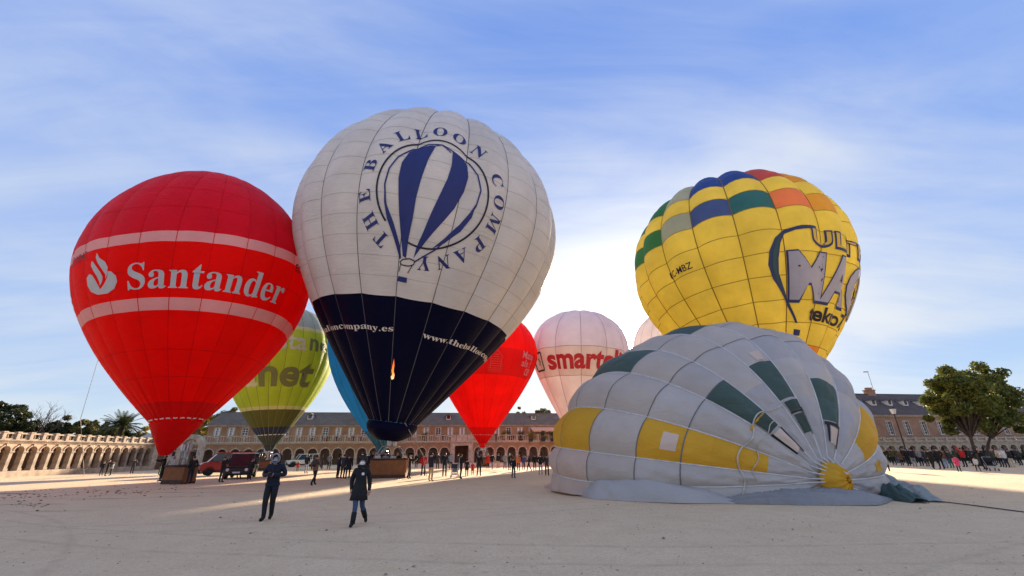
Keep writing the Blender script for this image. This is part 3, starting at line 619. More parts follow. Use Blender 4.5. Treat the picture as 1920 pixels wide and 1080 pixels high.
lantern_post(1707, 870, (1681, 768), 'black lantern post standing in the crowd before the brick wing')
def mast():
    k = at(1627, 698, 96); root = thing('floodlight_mast', 'tall thin floodlight mast behind the dark slate roof', 'mast', (k.x, k.y, 0)); h = k.z
    MB().lathe([(0.14, 0), (0.09, h*0.6), (0.05, h)], 8).build('mast_pole', mat('galvanised', (0.16, 0.165, 0.18), 0.7, 0.1, 2), root, smooth=True)
    MB().box(-0.9, 0.1, -0.12, 0.12, h, h+0.16).build('lamp_head', DARK, root)
mast()

# ------------------------------------------------------------------ outline data
FITS = r'''{"white": {"M": [-9.524, 35, 4.087], "tilt": [0.13, -0.0311], "prof": [11.082, 10.698, 16.408, 1.909, 0.273, 0.683, 1.945]}, "santander": {"M": [-22.632, 29.6, 3.901], "tilt": [-0.0931, 0.0358], "prof": [7.264, 8.521, 10.914, 1.488, 0.392, 0.446, 1.826]}, "yellow": {"M": [19.663, 33, 3.148], "tilt": [0.0209, 0.1078], "prof": [8.199, 7.866, 13.813, 0.305, 0.263, 0.713, 2.093]}, "green": {"M": [-30.425, 56, 2.954], "tilt": [-0.0541, -0.0203], "prof": [6.557, 6.443, 11.318, 0.726, 0.314, 0.358, 2.192]}, "small_red": {"M": [-4.305, 62, 2.919], "tilt": [0.0196, -0.0019], "prof": [7.66, 6.587, 12.173, 0.517, 0.217, 0.39, 2.116]}, "pink": {"M": [9.843, 66, 2.611], "tilt": [0.052, -0.0126], "prof": [7.314, 6.957, 13.166, 0.79, 0.178, 0.355, 2.263]}, "blue": {"M": [-15.926, 54, 2.574], "tilt": [0.0474, 0.0151], "prof": [8.13, 6.847, 12.683, 0.681, 0.391, 0.403, 2.092]}, "pale": {"M": [28.507, 74, 3.24], "tilt": [0.0689, -0.0265], "prof": [7.991, 8.526, 13.893, 0.798, 0.498, 0.399, 2.237]}}'''
LOGOS = r'''{"w_gore1":[[9.5,20.72],[11.0,20.72],[9.5,19.53],[8.5,17.98],[8.0,16.7],[8.0,15.38],[7.5,14.08],[7.5,12.76],[6.0,12.84],[4.5,14.0],[3.0,15.49],[2.0,16.63],[1.0,17.88],[1.0,19.01],[2.5,19.96],[4.5,20.46]],"w_gore2":[[17.0,20.63],[20.5,20.46],[23.0,20.04],[24.0,19.11],[23.5,17.94],[21.5,16.63],[19.0,15.7],[15.5,14.57],[10.5,12.84],[11.0,13.61],[12.5,14.65],[14.0,15.95],[15.5,17.14],[17.0,18.41],[17.5,19.45]],"w_cresL":[[-3.0,17.11],[-1.5,16.05],[1.5,14.91],[4.5,13.45],[5.5,12.63],[4.0,13.01],[1.5,14.16],[-1.0,15.16],[-2.5,16.22]],"w_cresR":[[28.5,17.41],[28.0,16.33],[25.5,15.24],[21.0,14.23],[16.5,13.65],[20.5,14.54],[24.5,15.66],[27.0,16.63]],"w_outline":[[5.0,12.63],[2.5,13.85],[-0.5,15.2],[-2.0,16.22],[-3.0,17.34],[-2.5,18.44],[-0.5,19.37],[3.5,20.3],[8.5,20.8],[13.0,20.89],[17.0,20.63],[23.5,20.21],[27.0,19.37],[29.0,18.34],[28.5,17.18],[26.5,15.98],[22.5,14.76],[18.0,13.65],[11.0,12.59]],"w_inner":[[11.0,20.72],[13.0,20.89],[16.5,20.46]],"w_rim":[[11.0,12.59],[11.0,12.46],[10.5,12.38],[9.5,12.29],[8.5,12.25],[7.0,12.25],[6.0,12.25],[5.5,12.33],[5.0,12.42],[5.5,12.5],[6.0,12.59],[7.0,12.67],[8.0,12.71],[9.0,12.76],[10.0,12.71],[11.0,12.67],[11.0,12.59]],"w_basket":[[5.0,11.77],[9.0,11.77],[9.0,11.41],[4.5,11.41]],"w_rope1":[[5.5,12.33],[5.0,11.77]],"w_rope2":[[10.5,12.38],[9.0,11.77]],"s_bowl":[[-18.0,9.84],[-20.5,9.65],[-20.5,9.18],[-18.5,8.77],[-14.0,8.48],[-8.5,8.45],[-4.0,8.67],[-2.0,9.08],[-2.5,9.43],[-5.0,9.72],[-7.0,9.78],[-7.5,9.43],[-9.5,9.05],[-12.0,8.77],[-13.0,9.05],[-14.5,9.43],[-16.0,9.72]],"s_flame1":[[-16.0,10.6],[-16.5,10.31],[-15.0,9.97],[-13.0,9.56],[-12.0,9.21],[-12.0,8.99],[-10.5,9.21],[-10.0,9.49],[-11.0,9.78],[-13.0,10.16],[-15.0,10.5]],"s_flame2":[[-13.0,11.04],[-13.5,10.75],[-12.5,10.44],[-10.5,10.03],[-8.5,9.62],[-8.5,9.31],[-7.5,9.65],[-7.0,10.03],[-8.5,10.38],[-11.5,10.69]],"y_swoosh":[[9.5,14.8],[1.5,14.75],[-5.5,14.56],[-11.0,13.95],[-14.5,13.1],[-16.0,12.17],[-14.5,11.19],[-10.5,10.27],[-8.0,9.75],[-5.0,8.99],[-1.0,8.06],[0.5,8.06],[-4.0,9.16],[-7.0,10.05],[-9.0,10.7],[-11.0,11.56],[-10.5,12.51],[-8.5,13.56],[-5.5,14.26],[-1.0,14.45],[9.5,14.58]],"y_green":[[-7.0,14.26],[-10.5,13.68],[-13.0,12.93],[-14.0,11.98],[-12.5,11.16],[-10.5,10.56],[-12.0,11.56],[-11.5,12.57],[-9.5,13.51]],"y_basket":[[-1.5,7.62],[3.0,7.57],[3.0,7.16],[-1.5,7.16]]}'''
GLYPH_DATA = r'''{".":{"a":90,"p":[[[45,-5],[39,-4],[35,-2],[30,1],[27,5],[25,11],[24,18],[25,26],[27,31],[30,36],[35,38],[39,40],[45,41],[50,40],[55,38],[60,36],[63,31],[65,26],[66,18],[65,11],[63,5],[60,1],[55,-2],[50,-4]]]},"A":{"a":218,"p":[[[-4,0],[-4,9],[2,10],[7,12],[12,15],[16,20],[20,28],[25,37],[103,233],[112,233],[192,43],[197,32],[201,24],[206,17],[210,13],[215,10],[222,9],[222,0],[115,0],[115,9],[130,11],[139,15],[142,23],[136,41],[126,66],[52,66],[39,35],[38,29],[37,24],[40,16],[48,11],[62,9],[64,9],[64,0]],[[57,80],[121,80],[88,160]]]},"B":{"a":221,"p":[[[8,0],[8,9],[18,10],[26,12],[31,16],[35,22],[37,30],[37,41],[37,184],[37,193],[36,200],[35,206],[32,211],[29,214],[26,216],[8,219],[8,228],[110,228],[159,222],[188,204],[198,175],[192,151],[174,134],[143,124],[180,112],[202,92],[209,66],[207,47],[199,30],[186,17],[168,8],[145,2],[119,0]],[[91,126],[94,126],[110,127],[123,130],[132,136],[138,145],[141,157],[142,173],[142,186],[139,198],[135,206],[128,212],[119,216],[108,217],[101,216],[97,215],[94,212],[91,195]],[[111,12],[124,13],[134,18],[142,25],[146,34],[149,48],[150,64],[149,81],[145,94],[139,104],[129,110],[116,114],[99,116],[91,116],[91,33],[91,26],[93,20],[95,17],[99,14],[104,13]]]},"C":{"a":234,"p":[[[128,-5],[107,-4],[87,1],[69,10],[53,21],[39,36],[28,52],[20,71],[15,92],[13,114],[15,136],[20,157],[28,175],[39,192],[53,206],[69,217],[88,226],[108,231],[130,233],[146,231],[164,227],[184,220],[194,218],[201,219],[206,224],[210,233],[218,233],[218,154],[210,154],[201,173],[191,190],[178,203],[164,214],[149,220],[133,222],[99,210],[79,173],[72,113],[79,57],[102,23],[139,12],[152,13],[166,16],[179,22],[192,30],[203,41],[214,53],[224,44],[198,17],[166,0]]]},"E":{"a":221,"p":[[[7,0],[7,8],[18,9],[26,11],[31,15],[35,20],[37,28],[38,39],[38,184],[37,197],[35,207],[31,213],[26,216],[18,219],[8,219],[8,228],[199,228],[199,160],[192,160],[188,179],[180,193],[170,203],[156,210],[138,214],[116,215],[100,214],[93,208],[91,194],[91,123],[97,123],[110,124],[121,128],[130,134],[136,144],[141,157],[144,173],[152,173],[152,59],[144,59],[142,72],[140,82],[137,91],[132,98],[127,103],[120,107],[113,109],[103,111],[93,111],[91,111],[91,34],[92,26],[93,21],[96,17],[100,15],[107,14],[115,14],[131,14],[145,16],[157,19],[167,24],[177,30],[185,37],[193,47],[200,58],[206,72],[215,72],[201,0]]]},"H":{"a":262,"p":[[[8,0],[8,9],[18,10],[26,12],[31,16],[35,21],[37,30],[37,40],[37,189],[37,199],[35,207],[31,212],[26,216],[18,218],[8,219],[8,228],[121,228],[121,219],[102,216],[93,208],[91,189],[91,125],[171,125],[171,189],[169,208],[160,216],[141,219],[141,228],[254,228],[254,219],[243,218],[235,215],[230,212],[227,207],[225,199],[225,189],[225,40],[225,30],[227,22],[231,16],[236,12],[243,10],[254,9],[254,0],[141,0],[141,9],[151,10],[159,12],[165,15],[168,21],[170,29],[171,40],[171,110],[91,110],[91,40],[92,30],[94,21],[97,16],[102,12],[110,10],[121,9],[121,0]]]},"L":{"a":213,"p":[[[8,0],[8,9],[18,10],[26,12],[31,16],[35,21],[37,30],[37,40],[37,189],[37,199],[35,207],[31,212],[26,216],[18,218],[8,219],[8,228],[125,228],[125,219],[104,217],[100,215],[96,212],[94,208],[91,189],[91,41],[93,24],[100,16],[117,14],[132,14],[146,16],[157,20],[168,25],[177,31],[185,40],[192,50],[199,63],[204,77],[214,77],[201,0]]]},"M":{"a":317,"p":[[[7,0],[7,9],[17,10],[25,12],[31,16],[35,21],[37,29],[38,40],[38,191],[35,208],[26,216],[7,219],[7,228],[92,228],[158,71],[225,228],[309,228],[309,219],[299,218],[292,215],[286,212],[283,206],[281,199],[280,189],[280,43],[282,21],[284,17],[287,14],[291,12],[308,9],[308,0],[198,0],[198,9],[216,12],[220,15],[223,18],[225,22],[227,42],[227,199],[144,0],[135,0],[53,194],[53,40],[54,29],[56,20],[60,15],[66,11],[74,9],[85,9],[85,0]]]},"N":{"a":247,"p":[[[201,-5],[53,175],[53,39],[54,29],[56,21],[59,15],[65,12],[73,10],[83,9],[83,0],[9,0],[9,9],[27,12],[36,21],[38,39],[38,194],[18,217],[9,219],[9,228],[78,228],[195,84],[195,189],[193,207],[184,216],[166,219],[166,228],[240,228],[240,219],[229,218],[222,216],[217,212],[213,207],[212,199],[211,188],[211,-5]]]},"O":{"a":263,"p":[[[130,-5],[114,-4],[99,-1],[84,4],[71,11],[58,19],[47,29],[37,40],[29,53],[22,67],[18,82],[15,97],[14,114],[15,130],[18,146],[22,161],[29,175],[37,187],[47,199],[59,209],[71,217],[85,224],[100,229],[116,232],[133,233],[149,232],[164,229],[179,224],[192,217],[204,209],[216,199],[225,188],[234,175],[240,162],[245,147],[248,131],[249,114],[248,97],[245,82],[240,67],[234,53],[225,40],[215,29],[204,19],[191,11],[177,4],[163,-1],[147,-4]],[[132,6],[164,18],[183,54],[190,114],[188,146],[183,173],[174,194],[162,209],[147,219],[130,222],[98,210],[79,174],[73,114],[74,81],[80,55],[89,34],[101,18],[115,9]]]},"P":{"a":209,"p":[[[8,0],[8,9],[18,10],[26,12],[31,16],[35,21],[37,30],[37,40],[37,189],[37,199],[35,207],[31,212],[26,216],[18,218],[8,219],[8,228],[107,228],[133,227],[153,224],[168,220],[178,214],[187,207],[195,199],[200,189],[203,178],[204,166],[202,148],[195,133],[183,120],[167,110],[146,105],[121,103],[91,103],[91,40],[92,30],[94,21],[97,16],[102,12],[110,10],[121,9],[121,0]],[[91,115],[101,115],[116,116],[127,120],[136,126],[142,136],[145,148],[146,165],[145,180],[142,193],[138,203],[130,210],[121,214],[108,216],[95,212],[91,199]]]},"S":{"a":195,"p":[[[21,-5],[21,79],[31,79],[38,57],[46,39],[56,25],[68,15],[82,9],[98,7],[110,9],[120,12],[128,18],[135,26],[138,35],[139,45],[136,58],[127,70],[112,80],[81,95],[64,105],[49,116],[38,126],[31,138],[26,151],[25,166],[26,179],[29,191],[34,201],[40,211],[48,218],[58,225],[68,229],[80,232],[92,233],[115,231],[141,224],[146,223],[150,222],[155,223],[158,227],[160,233],[170,233],[170,160],[161,160],[157,172],[153,182],[147,192],[140,201],[132,208],[124,214],[115,219],[106,221],[97,222],[86,221],[77,218],[70,213],[64,207],[61,199],[60,190],[61,182],[64,175],[69,168],[75,162],[84,157],[94,151],[127,136],[139,130],[150,123],[159,117],[166,109],[171,102],[175,94],[178,86],[179,76],[180,66],[179,53],[175,40],[169,29],[162,19],[152,11],[140,4],[127,-1],[112,-4],[96,-5],[79,-4],[63,0],[49,5],[42,6],[35,4],[31,-5]]]},"T":{"a":212,"p":[[[46,0],[46,9],[57,9],[65,12],[71,15],[75,21],[77,29],[78,40],[78,217],[75,217],[58,215],[44,210],[33,202],[24,190],[18,176],[14,159],[5,159],[5,228],[205,228],[205,158],[197,158],[187,191],[166,210],[134,217],[132,217],[132,40],[132,29],[135,21],[138,15],[144,12],[153,9],[164,9],[164,0]]]},"Y":{"a":213,"p":[[[51,0],[51,9],[61,10],[69,12],[74,16],[78,21],[80,30],[80,40],[80,89],[23,193],[17,203],[12,210],[7,215],[0,218],[-7,219],[-7,228],[103,228],[103,219],[98,219],[83,216],[78,208],[82,196],[124,113],[167,183],[171,191],[173,198],[174,204],[171,212],[163,217],[149,219],[147,219],[147,228],[220,228],[220,219],[214,218],[209,216],[204,212],[191,196],[134,102],[134,40],[135,30],[137,21],[140,16],[145,12],[153,10],[164,9],[164,0]]]},"a":{"a":172,"p":[[[127,-5],[113,-3],[104,5],[100,17],[84,5],[67,-2],[48,-4],[37,-3],[28,0],[20,6],[15,13],[11,22],[10,32],[12,45],[20,58],[32,68],[49,77],[71,86],[99,95],[99,121],[99,129],[97,136],[93,141],[89,145],[82,147],[74,148],[62,147],[54,143],[52,137],[57,128],[61,116],[61,110],[59,105],[55,101],[50,98],[45,96],[39,95],[32,96],[27,98],[22,102],[19,106],[17,112],[16,118],[17,126],[20,133],[25,139],[31,145],[38,150],[47,154],[57,157],[69,159],[81,159],[103,158],[119,153],[132,146],[140,136],[145,122],[146,105],[146,31],[147,20],[152,17],[160,21],[165,14],[153,3],[141,-3]],[[76,17],[87,20],[99,32],[99,85],[77,76],[64,61],[59,42],[61,28],[66,20]]]},"b":{"a":180,"p":[[[21,-6],[21,194],[21,203],[20,210],[18,214],[15,217],[11,219],[4,220],[4,228],[69,228],[69,139],[81,150],[95,157],[110,159],[122,158],[132,155],[142,149],[150,142],[157,133],[163,123],[167,111],[170,97],[171,83],[170,67],[167,51],[161,38],[154,25],[145,15],[135,6],[123,0],[110,-4],[96,-5],[81,-3],[67,3],[52,14],[27,-6]],[[91,7],[102,9],[110,15],[116,25],[120,39],[122,57],[123,80],[122,99],[119,114],[116,125],[110,134],[102,138],[92,140],[87,139],[82,138],[78,135],[74,131],[71,126],[69,121],[69,34],[72,19],[79,10]]]},"c":{"a":147,"p":[[[78,-5],[66,-4],[54,0],[43,5],[34,13],[26,23],[19,34],[14,47],[11,60],[10,75],[11,91],[14,105],[20,118],[28,130],[37,140],[48,148],[60,155],[73,158],[87,160],[102,158],[115,155],[125,149],[133,142],[137,133],[139,123],[138,117],[136,112],[133,108],[129,105],[124,103],[118,102],[107,105],[100,112],[98,125],[98,131],[99,136],[97,143],[92,147],[85,148],[69,142],[59,124],[56,94],[57,71],[62,53],[69,38],[78,28],[89,21],[102,19],[114,21],[125,27],[136,36],[142,30],[124,11],[103,-1]]]},"d":{"a":185,"p":[[[70,-5],[59,-4],[48,0],[39,5],[30,13],[23,22],[17,33],[13,46],[11,59],[10,74],[11,90],[13,105],[18,119],[24,131],[32,141],[41,149],[51,154],[61,158],[73,159],[88,157],[100,151],[111,140],[111,200],[111,207],[109,212],[106,215],[102,217],[96,219],[88,220],[88,228],[160,228],[160,38],[162,20],[165,17],[170,15],[177,14],[177,5],[157,4],[136,1],[111,-5],[111,19],[101,6],[87,-2]],[[86,14],[91,15],[96,17],[101,21],[105,25],[109,31],[111,38],[111,121],[110,126],[107,131],[103,135],[98,138],[93,140],[87,140],[78,139],[70,133],[65,125],[62,113],[59,96],[59,77],[59,57],[61,41],[65,29],[70,21],[77,16]]]},"e":{"a":150,"p":[[[77,-5],[64,-4],[53,0],[42,5],[33,13],[25,23],[18,34],[14,48],[11,62],[10,79],[11,94],[14,108],[19,120],[26,131],[34,141],[43,149],[54,155],[66,158],[79,159],[97,157],[112,151],[124,140],[134,126],[139,108],[141,87],[141,83],[58,83],[63,49],[77,28],[100,21],[112,24],[124,31],[135,43],[142,36],[124,13],[102,0]],[[58,96],[101,96],[101,107],[100,120],[99,131],[97,139],[93,144],[88,147],[81,148],[68,143],[61,128],[58,102]]]},"h":{"a":190,"p":[[[9,0],[9,8],[15,9],[19,10],[22,13],[25,16],[26,21],[26,28],[26,199],[23,215],[20,217],[15,219],[9,220],[9,228],[74,228],[74,133],[88,148],[103,156],[122,159],[146,153],[160,135],[165,106],[165,28],[169,13],[172,10],[176,9],[182,8],[182,0],[101,0],[101,8],[103,8],[111,10],[116,17],[118,28],[118,108],[117,117],[116,124],[115,129],[112,133],[107,135],[101,136],[91,134],[82,128],[74,118],[74,28],[77,13],[80,10],[84,9],[90,8],[90,0]]]},"l":{"a":100,"p":[[[9,0],[9,8],[15,9],[20,10],[23,13],[25,16],[26,21],[26,28],[26,199],[24,215],[21,217],[16,219],[10,220],[10,228],[74,228],[74,28],[77,13],[80,11],[84,9],[90,8],[90,0]]]},"m":{"a":277,"p":[[[9,0],[9,8],[15,9],[19,10],[22,13],[25,16],[26,21],[26,28],[26,127],[23,142],[20,145],[15,146],[9,147],[9,155],[73,155],[73,132],[87,147],[102,156],[119,159],[138,156],[152,146],[160,131],[174,146],[190,156],[209,159],[233,153],[247,135],[252,106],[252,28],[255,13],[258,10],[262,9],[268,8],[268,0],[189,0],[189,8],[194,9],[199,10],[201,13],[205,28],[205,108],[204,117],[203,124],[202,129],[199,133],[195,135],[189,136],[179,134],[170,128],[162,119],[162,28],[165,13],[168,10],[172,9],[178,8],[178,0],[100,0],[100,8],[105,9],[110,10],[112,13],[116,28],[116,108],[116,117],[115,123],[113,129],[110,133],[106,135],[100,136],[90,134],[81,128],[73,118],[73,28],[76,13],[79,11],[83,9],[89,8],[89,0]]]},"n":{"a":190,"p":[[[9,0],[9,8],[15,9],[19,10],[22,13],[25,16],[26,21],[26,28],[26,127],[23,142],[20,145],[15,146],[9,147],[9,155],[74,155],[74,134],[87,148],[103,156],[122,159],[146,153],[160,135],[165,106],[165,28],[169,13],[172,10],[176,9],[182,8],[182,0],[101,0],[101,8],[103,8],[111,10],[116,17],[118,28],[118,108],[117,117],[116,124],[115,129],[112,133],[107,135],[101,136],[91,134],[82,128],[74,118],[74,28],[77,13],[80,10],[84,9],[90,8],[90,0]]]},"o":{"a":168,"p":[[[84,-5],[70,-4],[57,0],[45,6],[35,14],[26,24],[19,35],[14,48],[10,62],[9,77],[10,92],[14,106],[19,119],[26,131],[35,141],[45,149],[57,154],[70,158],[84,159],[98,158],[111,155],[123,149],[133,141],[142,131],[149,120],[154,107],[157,93],[158,77],[157,61],[154,47],[149,34],[142,23],[133,13],[123,5],[111,0],[98,-4]],[[84,6],[93,7],[99,12],[104,19],[109,41],[110,77],[109,103],[107,123],[104,135],[99,143],[92,148],[84,149],[76,148],[69,143],[64,135],[61,122],[59,103],[58,77],[60,41],[64,19],[69,12],[76,7]]]},"p":{"a":186,"p":[[[9,-70],[9,-62],[20,-59],[25,-50],[26,-32],[26,122],[26,131],[25,137],[23,142],[20,144],[16,146],[10,147],[10,155],[72,155],[72,131],[83,147],[98,156],[115,160],[127,158],[137,155],[146,149],[155,141],[162,132],[167,121],[172,108],[174,95],[175,80],[174,64],[172,50],[167,36],[161,24],[154,14],[146,6],[136,0],[125,-4],[113,-5],[98,-3],[85,4],[74,16],[74,-29],[76,-49],[83,-59],[99,-61],[99,-70]],[[98,14],[107,16],[114,21],[120,30],[123,42],[126,58],[126,77],[126,96],[124,112],[121,124],[116,132],[109,137],[99,139],[90,137],[81,129],[74,118],[74,34],[80,23],[88,16]]]},"r":{"a":144,"p":[[[9,0],[9,8],[15,9],[20,10],[23,13],[25,16],[26,21],[26,28],[26,126],[26,133],[25,139],[23,143],[20,145],[16,146],[10,147],[10,155],[73,155],[73,126],[79,136],[86,144],[94,151],[101,155],[109,158],[117,159],[125,158],[132,156],[138,152],[142,147],[144,140],[145,133],[144,127],[142,122],[139,117],[135,114],[130,112],[124,111],[111,115],[103,125],[94,130],[90,129],[85,126],[81,121],[77,114],[75,106],[75,96],[75,28],[75,21],[77,16],[79,13],[84,10],[90,9],[99,8],[99,0]]]},"s":{"a":144,"p":[[[76,-5],[66,-4],[55,-2],[43,3],[37,4],[32,3],[28,0],[26,-4],[18,-4],[18,53],[27,53],[30,40],[36,29],[43,19],[52,13],[61,9],[70,7],[78,8],[84,10],[89,13],[93,18],[95,23],[96,29],[94,38],[88,46],[78,52],[53,65],[43,71],[34,77],[27,85],[22,92],[19,101],[18,110],[20,123],[25,135],[32,145],[43,153],[56,158],[71,160],[83,158],[99,154],[103,153],[106,152],[110,153],[113,156],[115,160],[122,160],[122,111],[114,111],[110,122],[105,131],[98,139],[91,144],[83,147],[75,148],[68,148],[62,146],[58,143],[55,139],[53,135],[52,130],[53,125],[55,120],[58,116],[73,106],[96,95],[106,89],[114,83],[121,76],[125,68],[128,58],[129,47],[127,32],[122,20],[114,9],[103,1],[90,-3]]]},"t":{"a":114,"p":[[[62,-5],[50,-4],[40,0],[33,5],[28,13],[25,23],[24,36],[24,139],[10,139],[10,150],[23,162],[34,174],[44,185],[52,195],[59,204],[64,212],[72,212],[72,155],[104,155],[104,139],[72,139],[72,41],[75,25],[84,20],[91,22],[98,28],[103,37],[111,33],[99,12],[82,-1]]]},"w":{"a":217,"p":[[[61,-5],[8,132],[3,142],[-5,147],[-5,155],[69,155],[69,147],[60,145],[57,138],[58,133],[60,126],[83,63],[105,118],[100,133],[95,144],[84,147],[84,155],[162,155],[162,147],[154,145],[149,143],[148,138],[148,134],[149,131],[168,71],[191,128],[193,138],[190,144],[178,147],[178,155],[223,155],[223,147],[212,142],[206,129],[152,-5],[144,-5],[111,98],[70,-5]]]},"y":{"a":150,"p":[[[26,-70],[18,-69],[11,-67],[5,-62],[0,-57],[-2,-50],[-3,-42],[-3,-36],[-1,-31],[2,-27],[7,-23],[12,-21],[18,-20],[23,-20],[28,-22],[32,-25],[35,-28],[37,-33],[37,-38],[37,-41],[37,-44],[43,-49],[47,-48],[52,-44],[57,-37],[65,-22],[70,-2],[18,125],[12,138],[8,144],[-2,147],[-2,147],[-2,155],[81,155],[81,147],[68,145],[64,137],[65,133],[66,128],[93,59],[115,121],[118,130],[119,137],[115,145],[101,147],[101,155],[150,155],[150,147],[145,146],[142,144],[139,140],[130,121],[81,-12],[75,-26],[70,-38],[65,-48],[59,-55],[54,-61],[48,-65],[41,-68],[34,-70]]]}}'''
# ------------------------------------------------------------------ print on cloth: flat outlines, filled
def fill2d(polys):
    cu = bpy.data.curves.new('outline', 'CURVE'); cu.dimensions = '2D'; cu.fill_mode = 'BOTH'
    for p in polys:
        s = cu.splines.new('POLY'); s.points.add(len(p)-1); s.use_cyclic_u = True
        for q, (x, y) in zip(s.points, p): q.co = (x, y, 0, 1)
    return _curve_mesh(cu)
def _curve_mesh(cu):
    o = bpy.data.objects.new('outline', cu); COL.objects.link(o); dg = bpy.context.evaluated_depsgraph_get(); dg.update()
    me = o.evaluated_get(dg).to_mesh(); V = np.array([(v.co.x, v.co.y) for v in me.vertices]); F = [tuple(p.vertices) for p in me.polygons]
    o.evaluated_get(dg).to_mesh_clear(); bpy.data.objects.remove(o); bpy.data.curves.remove(cu); return V, F
def sans(txt, bold=0.0, space=1.0, shear=0.0):
    cu = bpy.data.curves.new('letters', 'FONT'); cu.body = txt; cu.offset = bold; cu.resolution_u = 4; cu.space_character = space; cu.shear = shear
    cu.fill_mode = 'BOTH'; return _curve_mesh(cu)
def serif(txt, gap=0):
    """bold roman letters from their outlines, cap height about 0.33*... units of 1/500 em"""
    x = 0; polys = []
    for c in txt:
        g = GLYPHS[c]; polys += [[((x+a)/500.0, b/500.0) for a, b in p] for p in g['p']]; x += g['a']+gap
    return fill2d(polys)
def refine(V, F, maxlen):
    bm = bmesh.new(); vs = [bm.verts.new((x, y, 0)) for x, y in V]
    for f in F:
        try: bm.faces.new([vs[i] for i in f])
        except ValueError: pass
    bmesh.ops.triangulate(bm, faces=bm.faces)
    for _ in range(6):
        e = [x for x in bm.edges if x.calc_length() > maxlen]
        if not e: break
        bmesh.ops.subdivide_edges(bm, edges=e, cuts=1); bmesh.ops.triangulate(bm, faces=bm.faces)
    bm.verts.index_update(); V = np.array([v.co[:2] for v in bm.verts]); F = [tuple(v.index for v in f.verts) for f in bm.faces]; bm.free(); return V, F
def norm_text(V, width=None, height=None, x0=0, y0=0):
    V = V.copy(); mn, mx = V.min(0), V.max(0); V[:, 0] -= mn[0]
    if width: V[:, 0] *= width/(mx[0]-mn[0])
    if height: V[:, 1] *= height/(mx[1])
    V[:, 0] += x0; V[:, 1] += y0; return V
def stroke(path, wid, closed=False):
    P = np.asarray(path, float); n = len(P); V = []; F = []
    for i in range(n):
        a = P[(i-1) % n] if closed or i > 0 else P[i]; b = P[(i+1) % n] if closed or i < n-1 else P[i]
        d = b-a; d /= np.linalg.norm(d)+1e-9; q = np.array([-d[1], d[0]])*wid/2; V += [P[i]+q, P[i]-q]
    for i in range(n if closed else n-1): j = (i+1) % n; F.append((2*i, 2*i+1, 2*j+1, 2*j))
    return np.array(V), F

